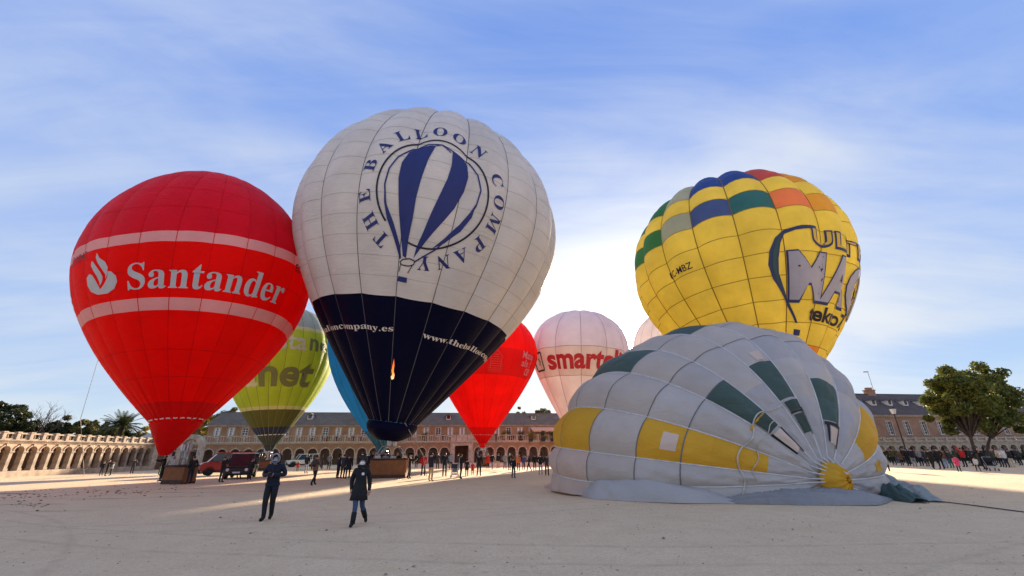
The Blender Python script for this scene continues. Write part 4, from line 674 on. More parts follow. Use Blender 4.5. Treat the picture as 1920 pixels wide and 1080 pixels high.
# ------------------------------------------------------------------ balloon envelopes
def profile(Rr, Hu, Hl, rm, a, b, n, N=160):
    t = np.linspace(0, 1, N)[:, None]; p0 = np.array([rm, 0]); p3 = np.array([Rr, Hl]); p2 = np.array([Rr, Hl-a*Hl]); p1 = p0+(p2-p0)*b
    lo = (1-t)**3*p0+3*(1-t)**2*t*p1+3*(1-t)*t*t*p2+t**3*p3
    q = np.linspace(0, 1, N)[1:]; z = np.sin(q*math.pi/2); r = np.clip(1-z**n, 0, 1)**(1/n)
    return np.vstack([lo, np.stack([Rr*r, Hl+Hu*z], -1)])
class Balloon:
    def __init__(s, name, label, fit, base, N, phase, bulge, group=None, warp=None):
        s.root = thing(name, label, 'hot air balloon', base, 0, group); s.base = np.array(base, float)
        s.M = np.array(fit['M'], float); tx, ty = fit['tilt']
        ax = np.array([tx, ty, 1.]); ax /= np.linalg.norm(ax); e1 = np.cross([0, 1, 0], ax); e1 /= np.linalg.norm(e1); s.e1, s.e2, s.ax = e1, np.cross(ax, e1), ax
        s.pr = profile(*fit['prof']); s.L = np.r_[0, np.cumsum(np.linalg.norm(np.diff(s.pr, axis=0), axis=1))]
        g = np.gradient(s.pr, s.L, axis=0); s.nr, s.nz = g[:, 1], -g[:, 0]
        s.N, s.phase, s.bulge, s.warp = N, phase, bulge, warp; s.gw = 360.0/N; s.top = s.L[-1]
    def pos(s, phi, sv, off=0.0):
        """phi in degrees (0 faces the photographer's side), sv metres along the cloth from the mouth"""
        phi = np.asarray(phi, float); sv = np.asarray(sv, float)
        if s.warp is not None: sv = s.warp(phi, sv)
        r = np.interp(sv, s.L, s.pr[:, 0]); z = np.interp(sv, s.L, s.pr[:, 1]); nr = np.interp(sv, s.L, s.nr); nz = np.interp(sv, s.L, s.nz)
        u = ((phi-s.phase)/s.gw) % 1.0; wdt = r*math.radians(s.gw)
        fold = 0.035*np.clip(1-sv/4.0, 0, 1)*np.sin(np.radians(phi)*s.N*1.5+sv*0.9)*np.clip(r/2, 0, 1)
        h = s.bulge*wdt*4*u*(1-u)*np.clip(sv/1.5, 0, 1)+fold+off
        rr = r+h*nr; zz = z+h*nz; a = np.radians(phi)
        return s.M+rr[..., None]*(np.sin(a)[..., None]*s.e1-np.cos(a)[..., None]*s.e2)+zz[..., None]*s.ax-s.base
    def patch(s, p0, p1, s0, s1, nu, ns, off=0.0):
        # gore edges get the same u on both sides: stay a hair inside the gore
        ph = np.linspace(p0, p1, nu+1); ph[0] += 1e-4; ph[-1] -= 1e-4
        PH, SV = np.meshgrid(ph, np.linspace(s0, s1, ns+1)); V = s.pos(PH, SV, off).reshape(-1, 3); k = nu+1
        return V, [(j*k+i, j*k+i+1, (j+1)*k+i+1, (j+1)*k+i) for j in range(ns) for i in range(nu)]
    def gores(s, bands, step=0.75, nu=8, s_end=None):
        """bands: [(s0, s1, material or function of gore index)]"""
        ms = []
        for i in range(s.N):
            p0 = s.phase+i*s.gw; V = []; F = []; FM = []; mats = []
            for (a, b, m) in bands:
                mm = m(i) if callable(m) else m
                if mm not in mats: mats.append(mm)
                v, f = s.patch(p0, p0+s.gw, a, b, nu, max(1, int(math.ceil((b-a)/step)))); k = len(V)
                V += list(v); F += [tuple(x+k for x in q) for q in f]; FM += [mats.index(mm)]*len(f)
            me = mesh('gore', V, F, mats, FM, False)
            bm = bmesh.new(); bm.from_mesh(me); bmesh.ops.remove_doubles(bm, verts=bm.verts, dist=1e-4); bm.to_mesh(me); bm.free()
            me.polygons.foreach_set('use_smooth', np.ones(len(me.polygons), dtype=bool)); obj('gore', me, s.root)
    def panels(s, rows, colour, nu=6, ns=4, puff=0.0):
        for i in range(s.N):
            p0 = s.phase+i*s.gw
            for j in range(len(rows)-1):
                PH = np.linspace(p0, p0+s.gw, nu+1); PH[0] += 1e-4; PH[-1] -= 1e-4
                ph, sv = np.meshgrid(PH, np.linspace(rows[j], rows[j+1], ns+1))
                fu = (ph-p0)/s.gw; fs = (sv-rows[j])/(rows[j+1]-rows[j]); V = s.pos(ph, sv, puff*4*fs*(1-fs)*np.sin(math.pi*np.clip(fu, 0, 1))).reshape(-1, 3); k = nu+1
                obj('panel', mesh('panel', V, [(b*k+a, b*k+a+1, (b+1)*k+a+1, (b+1)*k+a) for b in range(ns) for a in range(nu)], colour(i, j), smooth=True), s.root)
    def tapes(s, m, wid=0.05, s0=0.0, s1=None, off=0.012, n=46, ring=None):
        s1 = s1 or s.top*0.985; sv = np.linspace(s0, s1, n)
        for i in range(s.N):
            p = s.phase+i*s.gw; r = np.interp(sv, s.L, s.pr[:, 0]); d = np.degrees(wid/2/np.maximum(r, 0.15))
            A = s.pos(np.full(n, p)-d, sv, off); B = s.pos(np.full(n, p)+d, sv, off); V = np.vstack([A, B])
            obj('load_tape', mesh('load_tape', V, [(k, n+k, n+k+1, k+1) for k in range(n-1)], m, smooth=True), s.root)
    def hoop(s, sv, m, wid=0.06, off=0.014, name='seam', p0=0, p1=360):
        n = s.N*8; ph = np.linspace(p0, p1, n+1); A = s.pos(ph, np.full(n+1, sv-wid/2), off); B = s.pos(ph, np.full(n+1, sv+wid/2), off)
        obj(name, mesh(name, np.vstack([A, B]), [(k, k+1, n+1+k+1, n+1+k) for k in range(n)], m, smooth=True), s.root)
    def hoop_dash(s, sv, m, wid, n, duty, off=0.02, name='mouth_tab'):
        for i in range(n):
            a0 = i*360/n; V, F = s.patch(a0, a0+360/n*duty, sv, sv+wid, 3, 1, off); obj(name, mesh(name, V, F, m), s.root)
    def printed(s, name, V, F, m, off=0.03, maxlen=0.45, kx=None, phi0=0.0, s0=0.0):
        """V in metres on the cloth (x along the hoop, y up); kx = degrees per metre, or None when V already holds (phi, s)"""
        if kx is None:
            rr = 0.15; V2, F2 = refine(np.stack([V[:, 0]*rr, V[:, 1]], -1), F, maxlen); P = s.pos(V2[:, 0]/rr, V2[:, 1], off)
        else:
            V2, F2 = refine(V, F, maxlen); P = s.pos(phi0+V2[:, 0]*kx, s0+V2[:, 1], off)
        return obj(name, mesh(name, P, F2, m, smooth=True), s.root)
    def skirt(s, m, depth, r1, shift=(0, 0), name='skirt', r_mid=None, top=0.02, n=40, m2=None):
        r0 = s.pr[0, 0]*0.99; V = []; K = 8
        for j in range(K+1):
            t = j/K; rr = r0+(r1-r0)*t if r_mid is None else (1-t)**2*r0+2*t*(1-t)*r_mid+t*t*r1
            for i in range(n):
                a = 2*math.pi*i/n; wv = 1+0.03*math.sin(a*9+j)*t
                V.append(s.M+rr*wv*(math.sin(a)*s.e1-math.cos(a)*s.e2)+(-top-depth*t)*s.ax*1.0+np.array([shift[0]*t, shift[1]*t, 0])-s.base)
        return obj(name, mesh(name, V, [(j*n+i, j*n+(i+1) % n, (j+1)*n+(i+1) % n, (j+1)*n+i) for j in range(K) for i in range(n)], m, smooth=True), s.root)

WICKER = None
def wicker_mat():
    m = bpy.data.materials.new('wicker'); m.use_nodes = True; t = NT(m.node_tree); t.n.clear()
    c = t.new('ShaderNodeTexCoord').outputs['Object']
    wv = t.new('ShaderNodeTexWave', bands_direction='Z', ins={'Vector': c, 'Scale': 9.0, 'Distortion': 1.5, 'Detail': 2.0}).outputs[1]
    wx = t.new('ShaderNodeTexWave', bands_direction='X', ins={'Vector': c, 'Scale': 5.0, 'Distortion': 0.6}).outputs[1]
    k = t.math('MULTIPLY', wv, t.math('ADD', t.math('MULTIPLY', wx, 0.5), 0.5)); n = t.noise(c, 3.5, 4)
    col = t.mix(k, (0.14, 0.05, 0.022, 1), t.ramp(n, [(0.3, (0.46, 0.17, 0.06)), (0.7, (0.66, 0.29, 0.10))]))
    bn = t.new('ShaderNodeBump', ins={'Strength': 0.8, 'Distance': 0.03, 'Height': k})
    b = t.new('ShaderNodeBsdfPrincipled', ins={'Base Color': col, 'Roughness': 0.65, 'Normal': bn.outputs[0]}); t.new('ShaderNodeOutputMaterial', ins={'Surface': b.outputs[0]}); return m
WICKER = wicker_mat()
LEATHER = mat('leather_trim', (0.05, 0.02, 0.012), 0.5, 0.3, 5)
STEEL = mat('burner_steel', (0.45, 0.45, 0.46), 0.3, 0.1, 4, metal=0.9)
ROPE = mat('rope_grey', (0.30, 0.29, 0.28), 0.8, 0.1, 5)
def basket(b, loc, rz, w_, d_, h_, tilt=0.0, scoop_z=None, ring_r=1.0, lines=8, detail=True):
    """wicker car with rim, skids, uprights, burner and the flying wires, all part of the balloon"""
    off = Vector(loc)-Vector(b.base); cz, sz = math.cos(rz), math.sin(rz)
    T = Matrix.Translation(off) @ Matrix.Rotation(rz, 4, 'Z') @ Matrix.Rotation(tilt, 4, 'X')
    def place(o): o.matrix_local = T; return o
    mb = MB(); a, c = w_/2, d_/2; t = 0.06
    for (x0, x1, y0, y1) in ((-a, a, -c, -c+t), (-a, a, c-t, c), (-a, -a+t, -c+t, c-t), (a-t, a, -c+t, c-t)): mb.box(x0, x1, y0, y1, 0.10, h_-0.06)
    mb.box(-a+0.01, a-0.01, -c+0.01, c-0.01, 0.08, 0.14)
    bk = place(mb.build('basket', WICKER, b.root))
    mb = MB(); q = 0.05
    mb.tube([(-a, -c, h_), (a, -c, h_), (a, c, h_), (-a, c, h_), (-a, -c, h_)], q+0.02, 8); mb.build('rim', LEATHER, bk, smooth=True)
    mb = MB()
    for y in (-c-0.004, c-0.10): mb.box(-a-0.02, a+0.02, y, y+0.10, 0.0, 0.10)
    mb.box(-a-0.015, a+0.015, -c-0.015, -c-0.002, 0.10, 0.26); mb.box(-a-0.015, a+0.015, c+0.002, c+0.015, 0.10, 0.26); mb.build('runner', LEATHER, bk)
    zf = h_+0.95
    for sx in (-1, 1):
        for sy in (-1, 1): MB().tube([(sx*a*0.92, sy*c*0.9, h_), (sx*min(a, 0.75)*0.8, sy*c*0.75, zf)], 0.028, 6).build('upright', STEEL, bk, smooth=True)
    mb = MB(); fx = min(a, 0.75)*0.8; fy = c*0.75
    mb.tube([(-fx, -fy, zf), (fx, -fy, zf), (fx, fy, zf), (-fx, fy, zf), (-fx, -fy, zf)], 0.03, 6)
    for x in (-0.22, 0.22): mb.lathe([(0.12, zf-0.05), (0.16, zf+0.05), (0.16, zf+0.42), (0.13, zf+0.45)], 12, (x, 0, 0))
    mb.tube([(-fx, 0, zf), (fx, 0, zf)], 0.03, 6); mb.build('burner', STEEL, bk)
    Ti = T.inverted()
    for i in range(lines):
        an = 2*math.pi*(i+0.5)/lines; top = b.M+b.pr[0, 0]*(math.sin(an)*b.e1-math.cos(an)*b.e2)-b.base
        cs = ((-fx, -fy), (fx, -fy), (fx, fy), (-fx, fy)); tl = Ti @ Vector(top)
        q_ = min(cs, key=lambda k: (k[0]-tl.x)**2+(k[1]-tl.y)**2); MB().tube([(q_[0], q_[1], zf), tuple(tl)], 0.012, 4).build('flying_wire', ROPE, bk)
    return bk

# cloth colours
TAPE = mat('tape_dark', (0.035, 0.035, 0.045), 0.7, 0.1, 3); TAPEG = mat('tape_slate', (0.09, 0.09, 0.10), 0.7, 0.1, 3); TAPEW = mat('tape_white', (0.62, 0.62, 0.63), 0.7, 0.1, 3)
FIT = json.loads(FITS); LOGO = json.loads(LOGOS); GLYPHS = json.loads(GLYPH_DATA)
flat = lambda name, c: mat(name, c, 0.6, 0.06, 1.0)

# --- white and navy balloon
WHT = fabric('cloth_white', (0.70, 0.68, 0.67), 0.20, wr=0.34); NVY = fabric('cloth_navy', (0.004, 0.005, 0.024), 0.04, spec=0.04)
INK = flat('ink_navy', (0.012, 0.025, 0.16)); INKD = flat('ink_black', (0.008, 0.010, 0.03)); INKW = flat('ink_white', (0.70, 0.66, 0.62))
gw = ground_at(724, 897)
B = Balloon('white_navy_balloon', 'huge white hot air balloon with navy lower half and a round blue balloon emblem', FIT['white'], (gw.x, gw.y, 0), 20, 4.5, 0.11)
B.gores([(0, 10.02, NVY), (10.02, B.top, WHT)], 0.7); B.tapes(TAPEG, 0.05, 0.0)
for k_ in np.arange(11.4, 33, 1.35): B.hoop(k_, fabric('thread_grey', (0.50, 0.49, 0.49), 0.2), 0.035, off=0.012)
cx_, cy_ = 13.3, 17.45
ang = np.radians(np.arange(-112, 221, 4)); kd = math.degrees(1)/10.9
V, F = stroke(np.stack([3.62*np.cos(ang), 3.85*np.sin(ang)], -1), 0.13); B.printed('emblem_ring', V, F, INKD, kx=kd, phi0=cx_, s0=cy_)
for k_ in ('w_gore1', 'w_gore2'): V, F = fill2d([[(p*0.15, s_) for p, s_ in LOGO[k_]]]); V[:, 0] /= 0.15; B.printed('emblem_stripe', V, F, INK, maxlen=0.4)
for k_ in ('w_cresL', 'w_cresR'): V, F = fill2d([[(p*0.15, s_) for p, s_ in LOGO[k_]]]); V[:, 0] /= 0.15; B.printed('emblem_edge', V, F, INK, off=0.032, maxlen=0.4)
def line_(key, wid, m, closed=False, nm='emblem_outline'):
    V, F = stroke([(p*0.19, s_) for p, s_ in LOGO[key]], wid, closed); V[:, 0] /= 0.19; B.printed(nm, V, F, m, off=0.036, maxlen=0.4)
line_('w_outline', 0.10, INK); line_('w_inner', 0.08, INK); line_('w_rim', 0.08, INKD, True); line_('w_rope1', 0.06, INKD); line_('w_rope2', 0.06, INKD)
V, F = fill2d([[(p*0.15, s_) for p, s_ in LOGO['w_basket']]]); V[:, 0] /= 0.15; V[:, 1] = 11.1+(V[:, 1]-V[:, 1].min())*1.0; B.printed('emblem_basket', V, F, INK)
for ch, a_ in zip('THEBALLOONCOMPANY', [229, 212, 191, 165, 146, 128, 112, 95, 77, 57, 27, 8, -11, -33, -51, -68, -86]):
    V, F = serif(ch); V -= (V.max(0)+V.min(0))/2; V *= 1.38/0.66*np.array([1.0, 1.0]); a_ = math.radians(a_); t_ = a_-math.pi/2
    V = V @ np.array([[math.cos(t_), math.sin(t_)], [-math.sin(t_), math.cos(t_)]])+np.array([4.58*math.cos(a_), 4.83*math.sin(a_)])
    B.printed('emblem_letter', V, F, INK, kx=kd, phi0=cx_, s0=cy_, off=0.03, maxlen=0.4)
for ph_ in (22.5, 22.5+90+20):
    V, F = serif('www.theballooncompany.es'); V = norm_text(V, width=10.6, x0=0); V[:, 1] *= 10.6/8.4*0.78; B.printed('web_address', V, F, INKW, kx=math.degrees(1)/6.45, phi0=ph_, s0=7.35, off=0.03, maxlen=0.35)
V, F = serif('www.theballooncompany.es'); V = norm_text(V, width=10.6, x0=-10.6); V[:, 1] *= 10.6/8.4*0.78; B.printed('web_address', V, F, INKW, kx=math.degrees(1)/6.45, phi0=4.3, s0=7.45, off=0.034, maxlen=0.35)
B.skirt(NVY, 1.35, 0.85, (-0.15, -0.1), 'scoop', r_mid=2.25)
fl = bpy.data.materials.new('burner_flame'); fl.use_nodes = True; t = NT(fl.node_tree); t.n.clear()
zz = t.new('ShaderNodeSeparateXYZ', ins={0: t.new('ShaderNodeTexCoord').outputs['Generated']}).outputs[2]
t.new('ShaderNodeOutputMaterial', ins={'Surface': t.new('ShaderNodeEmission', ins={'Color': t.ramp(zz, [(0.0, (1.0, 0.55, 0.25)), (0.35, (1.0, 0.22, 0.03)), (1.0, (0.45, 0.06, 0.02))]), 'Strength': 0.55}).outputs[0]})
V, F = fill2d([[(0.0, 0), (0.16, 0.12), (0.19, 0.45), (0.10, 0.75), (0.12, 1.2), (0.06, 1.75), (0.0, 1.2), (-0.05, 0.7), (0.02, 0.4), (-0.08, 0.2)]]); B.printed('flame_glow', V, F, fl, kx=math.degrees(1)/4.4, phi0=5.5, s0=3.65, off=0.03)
basket(B, (gw.x, gw.y+0.75, 0), R(3), 2.75, 1.5, 1.35, ring_r=1.9, lines=12)
MB().tube([tuple(B.pos(40, 0.1)), (2.6, 0.6, 1.6), (3.0, 0.3, 0.1)], 0.025, 5).build('tether_rope', ROPE, B.root)

# --- red balloon with two pale stripes
def warpS(phi, s_):
    k = np.interp(s_, [0, 4, 8, 12, 16, 22], [0, 0, 0.0045, 0.0140, 0.010, 0]); ph = ((phi+180) % 360)-180
    return s_+k*np.clip(ph, 0, 85)*np.where(np.abs(ph) < 150, 1, np.clip((180-np.abs(ph))/30, 0, 1))
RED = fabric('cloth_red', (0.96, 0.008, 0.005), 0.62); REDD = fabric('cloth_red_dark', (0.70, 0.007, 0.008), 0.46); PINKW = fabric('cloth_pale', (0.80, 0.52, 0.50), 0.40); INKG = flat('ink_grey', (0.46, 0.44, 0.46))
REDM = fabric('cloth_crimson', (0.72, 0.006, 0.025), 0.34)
gs = ground_at(321, 908)
B = Balloon('red_striped_balloon', 'tall red hot air balloon with two pale stripes, white flame emblem and serif lettering', FIT['santander'], (gs.x, gs.y, 0), 24, 7.0, 0.035, warp=warpS)
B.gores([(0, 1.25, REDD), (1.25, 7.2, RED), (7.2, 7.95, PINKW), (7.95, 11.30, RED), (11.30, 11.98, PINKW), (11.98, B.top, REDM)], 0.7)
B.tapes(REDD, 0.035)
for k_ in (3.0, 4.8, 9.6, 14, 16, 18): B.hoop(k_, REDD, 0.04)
for n_ in range(2):
    V, F = serif('Santander', 2); V = norm_text(V, width=8.95); V[:, 1] *= 2.35/0.70
    B.printed('lettering', V, F, INKG, kx=math.degrees(1)/6.7, phi0=3.0-n_*122, s0=8.50, off=0.03)
    for k_ in ('s_bowl', 's_flame1', 's_flame2'):
        V, F = fill2d([[(p*0.15, s_) for p, s_ in LOGO[k_]]]); V[:, 0] = V[:, 0]/0.15-n_*122; B.printed('flame_emblem', V, F, INKG, off=0.03)
V, F = sans('EC-NHC', 0.01); V = norm_text(V, width=1.9, height=0.5); B.printed('registration', V, F, INKD, kx=math.degrees(1)/7.1, phi0=-35.5, s0=10.88, off=0.03)
B.printed('registration', V, F, INKD, kx=math.degrees(1)/7.1, phi0=83.5, s0=10.9, off=0.03)
B.hoop_dash(-0.02, INKW, 0.10, 26, 0.62)
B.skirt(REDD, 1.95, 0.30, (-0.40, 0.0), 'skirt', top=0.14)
basket(B, (gs.x, gs.y+0.6, 0), R(-4), 1.45, 1.2, 1.12, tilt=0.0, lines=8)
q0 = B.pos(-96, 9.0, 0.02); gl = at(151, 785, 31.5)-Vector(B.base); MB().tube([tuple(q0), tuple(Vector(q0)*0.6+gl*0.4+Vector((-0.4, 0, 0.2))), tuple(gl), tuple(ground_at(158, 893)-Vector(B.base))], 0.016, 5).build('crown_line', ROPE, B.root)

# --- yellow balloon
YEL = fabric('cloth_yellow', (0.91, 0.78, 0.15), 0.50, var=0.10); ORG = fabric('cloth_orange', (0.88, 0.32, 0.04), 0.46); ROG = fabric('cloth_flame', (0.88, 0.12, 0.03), 0.5)
BLU = fabric('cloth_blue', (0.07, 0.12, 0.34), 0.28); TEAL = fabric('cloth_teal', (0.04, 0.17, 0.20), 0.28); GRN = fabric('cloth_green', (0.05, 0.22, 0.08), 0.3); PALEB = fabric('cloth_greyblue', (0.42, 0.50, 0.44), 0.38)
SAL = fabric('cloth_salmon', (0.85, 0.26, 0.13), 0.45); MAR = fabric('cloth_maroon', (0.62, 0.10, 0.09), 0.3); OCH = fabric('cloth_ochre', (0.80, 0.42, 0.07), 0.45)
DBL = fabric('cloth_royal', (0.03, 0.08, 0.36), 0.25)
gy = at(1475, 850, 33.5); gy.z = 0
B = Balloon('yellow_balloon', 'bulging yellow hot air balloon with coloured chequer rings behind the grey balloon', FIT['yellow'], (gy.x, gy.y, 0), 18, -6.0, 0.16)
rows = [0, 1.6, 3.3, 4.9, 6.5, 8.1, 9.7, 11.4, 13.0, 14.6, 16.35, 18.0, 19.7, 21.3, 23.5, B.top]
ring1 = [SAL, OCH, YEL, ORG, YEL, GRN, YEL, YEL, GRN, BLU, TEAL, SAL, OCH, GRN, GRN, PALEB, BLU, TEAL]; ring2 = [MAR, OCH, ORG, YEL, GRN, BLU, YEL, SAL, MAR, BLU, GRN, SAL, OCH, GRN, GRN, PALEB, DBL, DBL]
low = [ROG, ORG, YEL, YEL]
def ycol(i, j):
    if j == 10: return ring1[i]
    if j in (12, 13): return ring2[i]
    if j <= 3: return (ROG, ORG, YEL, YEL, OCH, ROG)[i % 6] if j >= 2 else (ORG, ROG, ORG)[i % 3]
    return YEL
B.panels(rows, ycol, puff=0.05); B.tapes(mat('tape_ochre', (0.20, 0.13, 0.02), 0.7, 0.1, 3), 0.07)
tho = mat('thread_ochre', (0.30, 0.20, 0.03), 0.7, 0.1, 3)
for k_ in rows[2:-1]: B.hoop(k_, tho, 0.05, off=0.02)
INKB = flat('ink_blue', (0.02, 0.035, 0.12)); INKT = flat('ink_teal', (0.02, 0.07, 0.07)); INKL = flat('ink_lilac', (0.36, 0.35, 0.42)); INKY = flat('ink_yellow', (0.62, 0.42, 0.05))
for nm, key, m_, o_ in (('emblem_swoosh', 'y_swoosh', INKB, 0.07), ('emblem_fill', 'y_green', INKT, 0.085), ('emblem_basket', 'y_basket', INKB, 0.07)):
    V, F = fill2d([[(p*0.15, s_) for p, s_ in LOGO[key]]]); V[:, 0] /= 0.15; B.printed(nm, V, F, m_, off=o_)
def ytext(txt, w_, h_, phi, s_, m_, bold=0.0, off=0.075, rad=7.0, nm='lettering'):
    V, F = sans(txt, bold); V = norm_text(V, width=w_, height=h_); B.printed(nm, V, F, m_, kx=math.degrees(1)/rad, phi0=phi, s0=s_, off=off)
ytext('MAGIC', 11.1, 3.45, -5.8, 9.70, INKB, 0.052, 0.075, 6.9); ytext('MAGIC', 10.9, 3.22, -4.95, 9.82, INKL, 0.032, 0.095, 6.9)
ytext('ULTRA', 8.2, 1.25, 6.0, 13.45, INKB, 0.045, 0.075, 7.9); ytext('ULTRA', 7.9, 1.02, 6.9, 13.56, INKY, 0.0, 0.09, 7.9)
ytext('tekno70', 4.5, 1.05, 8.0, 8.30, INKD, 0.03, 0.085, 5.75); ytext('EC-MBZ', 2.15, 0.50, -66.5, 13.25, INKD, 0.01, 0.075, 7.85)
B.skirt(YEL, 1.0, 0.5, (0, 0)); basket(B, (gy.x, gy.y, 0), R(20), 1.4, 1.2, 1.15, lines=6)

# --- lime green balloon
LIM = fabric('cloth_lime', (0.44, 0.52, 0.05), 0.42); GRT = fabric('cloth_greygreen', (0.36, 0.40, 0.38), 0.3); OLV = fabric('cloth_olive', (0.11, 0.11, 0.03), 0.15); SLT = fabric('cloth_slate', (0.06, 0.075, 0.08), 0.12); SKIN_ = fabric('cloth_sand', (0.62, 0.56, 0.34), 0.4); LGT = flat('ink_pale_lime', (0.50, 0.52, 0.30)); INKO = flat('ink_olive', (0.15, 0.17, 0.05)); SLN = fabric('cloth_slate_blue', (0.03, 0.04, 0.09), 0.12)
gg = at(500, 850, 56); gg.z = 0
B = Balloon('lime_green_balloon', 'lime green hot air balloon with grey cap and dark lettering behind the red striped balloon', FIT['green'], (gg.x, gg.y, 0), 24, 3.0, 0.06, 'balloons standing farther back')
B.gores([(0, 1.35, SLT), (1.35, 2.5, SLN), (2.5, 4.85, OLV), (4.85, 5.3, SKIN_), (5.3, 14.9, LIM), (14.9, 15.4, SKIN_), (15.4, B.top, GRT)], 1.0, 5); B.tapes(mat('tape_olive', (0.16, 0.18, 0.05), 0.7, 0.1, 3), 0.05, n=24)
def gtext(txt, w_, h_, phi, s_, m_, bold=0.02, rad=6.4):
    V, F = sans(txt, bold); V = norm_text(V, width=w_, height=h_); B.printed('lettering', V, F, m_, kx=math.degrees(1)/rad, phi0=phi, s0=s_, off=0.05, maxlen=0.8)
gtext('sta', 3.1, 1.85, 24.5, 12.35, LGT); gtext('ne', 2.7, 1.5, 55.5, 12.45, INKO); gtext('net', 6.0, 2.9, 6.5, 7.95, INKO, 0.03, 5.5); gtext('a', 1.7, 2.1, -13, 7.95, LGT, 0.02, 5.5)
B.hoop_dash(1.35, INKW, 0.12, 20, 0.7); B.skirt(SLT, 0.7, 0.4); basket(B, (gg.x, gg.y, 0), R(15), 1.4, 1.2, 1.1, lines=6)

# --- blue balloon
CYB = fabric('cloth_cyan', (0.02, 0.30, 0.62), 0.40); CYD = fabric('cloth_cyan_dark', (0.03, 0.14, 0.22), 0.2)
gb = at(716, 850, 54); gb.z = 0
B = Balloon('sky_blue_balloon', 'sky blue hot air balloon mostly hidden behind the white and navy balloon', FIT['blue'], (gb.x, gb.y, 0), 24, 0, 0.06, 'balloons standing farther back')
B.gores([(0, 2.2, CYD), (2.2, B.top, CYB)], 1.2, 4); B.tapes(CYD, 0.06, n=24); B.skirt(CYD, 0.8, 0.4); basket(B, (gb.x, gb.y, 0), R(0), 1.4, 1.2, 1.1, lines=6)

# --- small red balloon
RD2 = fabric('cloth_scarlet', (0.90, 0.014, 0.010), 0.50); RD3 = fabric('cloth_scarlet_band', (0.68, 0.010, 0.012), 0.36); INKP = flat('ink_pink', (0.62, 0.16, 0.20)); INKR = flat('ink_rose', (0.52, 0.05, 0.06))
g2_ = at(905, 850, 62); g2_.z = 0
B = Balloon('scarlet_balloon', 'plain scarlet hot air balloon with a darker band between the navy and pink balloons', FIT['small_red'], (g2_.x, g2_.y, 0), 24, 4, 0.04, 'balloons standing farther back')
B.gores([(0, 2.6, RD3), (2.6, 10.3, RD2), (10.3, 13.95, RD3), (13.95, B.top, RD2)], 1.2, 4); B.tapes(RD3, 0.04, n=24)
for txt, w_, ph_, s_ in (('Mate', 2.4, 46, 13.0), ('als f', 2.2, 47, 11.9), ('ce', 1.3, 56, 10.8)):
    V, F = sans(txt, 0.02); V = norm_text(V, width=w_, height=0.95); B.printed('lettering', V, F, INKP, kx=math.degrees(1)/7.2, phi0=ph_, s0=s_, off=0.06, maxlen=0.8)
for j in range(6):
    w_ = 0.5+0.30*j; V, F = stroke([(-w_/2+0.02*j, 0), (w_/2, 0)], 0.09); B.printed('crest_line', V, F, INKR, kx=math.degrees(1)/7.0, phi0=15.5, s0=13.0-0.3*j, off=0.06)
for j in range(3): V, F = stroke([(-1.0, -0.0), (1.0, 0.0)], 0.07); B.printed('crest_line', V, F, INKR, kx=math.degrees(1)/7.0, phi0=15.5, s0=11.2-0.22*j, off=0.06)
V, F = stroke([(-0.7, -1.6), (-0.7, 0.1), (0, 0.8), (0.7, 0.1), (0.7, -1.6)], 0.09); B.printed('crest_line', V, F, INKR, kx=math.degrees(1)/7.0, phi0=15.5, s0=12.8, off=0.065)
B.hoop_dash(1.35, INKP, 0.12, 22, 0.7); B.skirt(RD3, 0.5, 0.35); basket(B, (g2_.x, g2_.y, 0), R(10), 1.6, 1.3, 1.1, lines=6)

# --- pink balloon
PK1 = fabric('cloth_blush', (0.85, 0.76, 0.735), 0.38); PK2 = fabric('cloth_blush_band', (0.72, 0.60, 0.54), 0.32); PK3 = fabric('cloth_lilac', (0.74, 0.66, 0.72), 0.34); INKC = flat('ink_crimson', (0.45, 0.015, 0.025))
gp_ = at(1088, 850, 66); gp_.z = 0
B = Balloon('pink_balloon', 'pale pink hot air balloon with thick crimson lettering beside the setting sun', FIT['pink'], (gp_.x, gp_.y, 0), 12, -6.5, 0.10, 'balloons standing farther back')
B.gores([(0, 10.66, PK1), (10.66, 14.77, PK2), (14.77, B.top, PK3)], 1.0, 8); B.tapes(mat('tape_mauve', (0.33, 0.22, 0.24), 0.7, 0.1, 3), 0.07, n=28)
for k_ in (10.66, 14.77): B.hoop(k_, mat('tape_mauve', (0.3, 0.2, 0.2)), 0.07)
V, F = sans('smartclic', 0.035); V = norm_text(V, width=12.9, height=2.9); B.printed('lettering', V, F, INKC, kx=math.degrees(1)/7.0, phi0=-48, s0=11.75, off=0.06, maxlen=0.7)
sq = np.array([(-0.95, -1.3), (0.95, -1.3), (1.05, -1.1), (1.05, 1.1), (0.95, 1.3), (-0.95, 1.3), (-1.05, 1.1), (-1.05, -1.1)]); V, F = stroke(sq, 0.26, True); B.printed('icon_frame', V, F, INKD, kx=math.degrees(1)/6.9, phi0=-65.5, s0=13.05, off=0.06, maxlen=0.6)
V, F = fill2d([[(-0.35, -0.6), (0.5, 0), (-0.35, 0.6), (-0.1, 0)]]); B.printed('icon_arrow', V, F, INKD, kx=math.degrees(1)/6.9, phi0=-65.5, s0=13.05, off=0.06)
B.skirt(PK1, 0.8, 0.4); basket(B, (gp_.x, gp_.y, 0), R(0), 1.5, 1.2, 1.1, lines=6)

# --- pale balloon
gq = at(1262, 850, 74); gq.z = 0
B = Balloon('cream_balloon', 'cream hot air balloon just showing between the sun and the yellow balloon', FIT['pale'], (gq.x, gq.y, 0), 20, 0, 0.06, 'balloons standing farther back')
B.gores([(0, B.top, fabric('cloth_cream', (0.84, 0.75, 0.70), 0.44))], 1.2, 4); B.tapes(MATS['tape_mauve'], 0.05, n=24); B.skirt(PK1, 0.8, 0.4); basket(B, (gq.x, gq.y, 0), R(0), 1.5, 1.2, 1.1, lines=6)

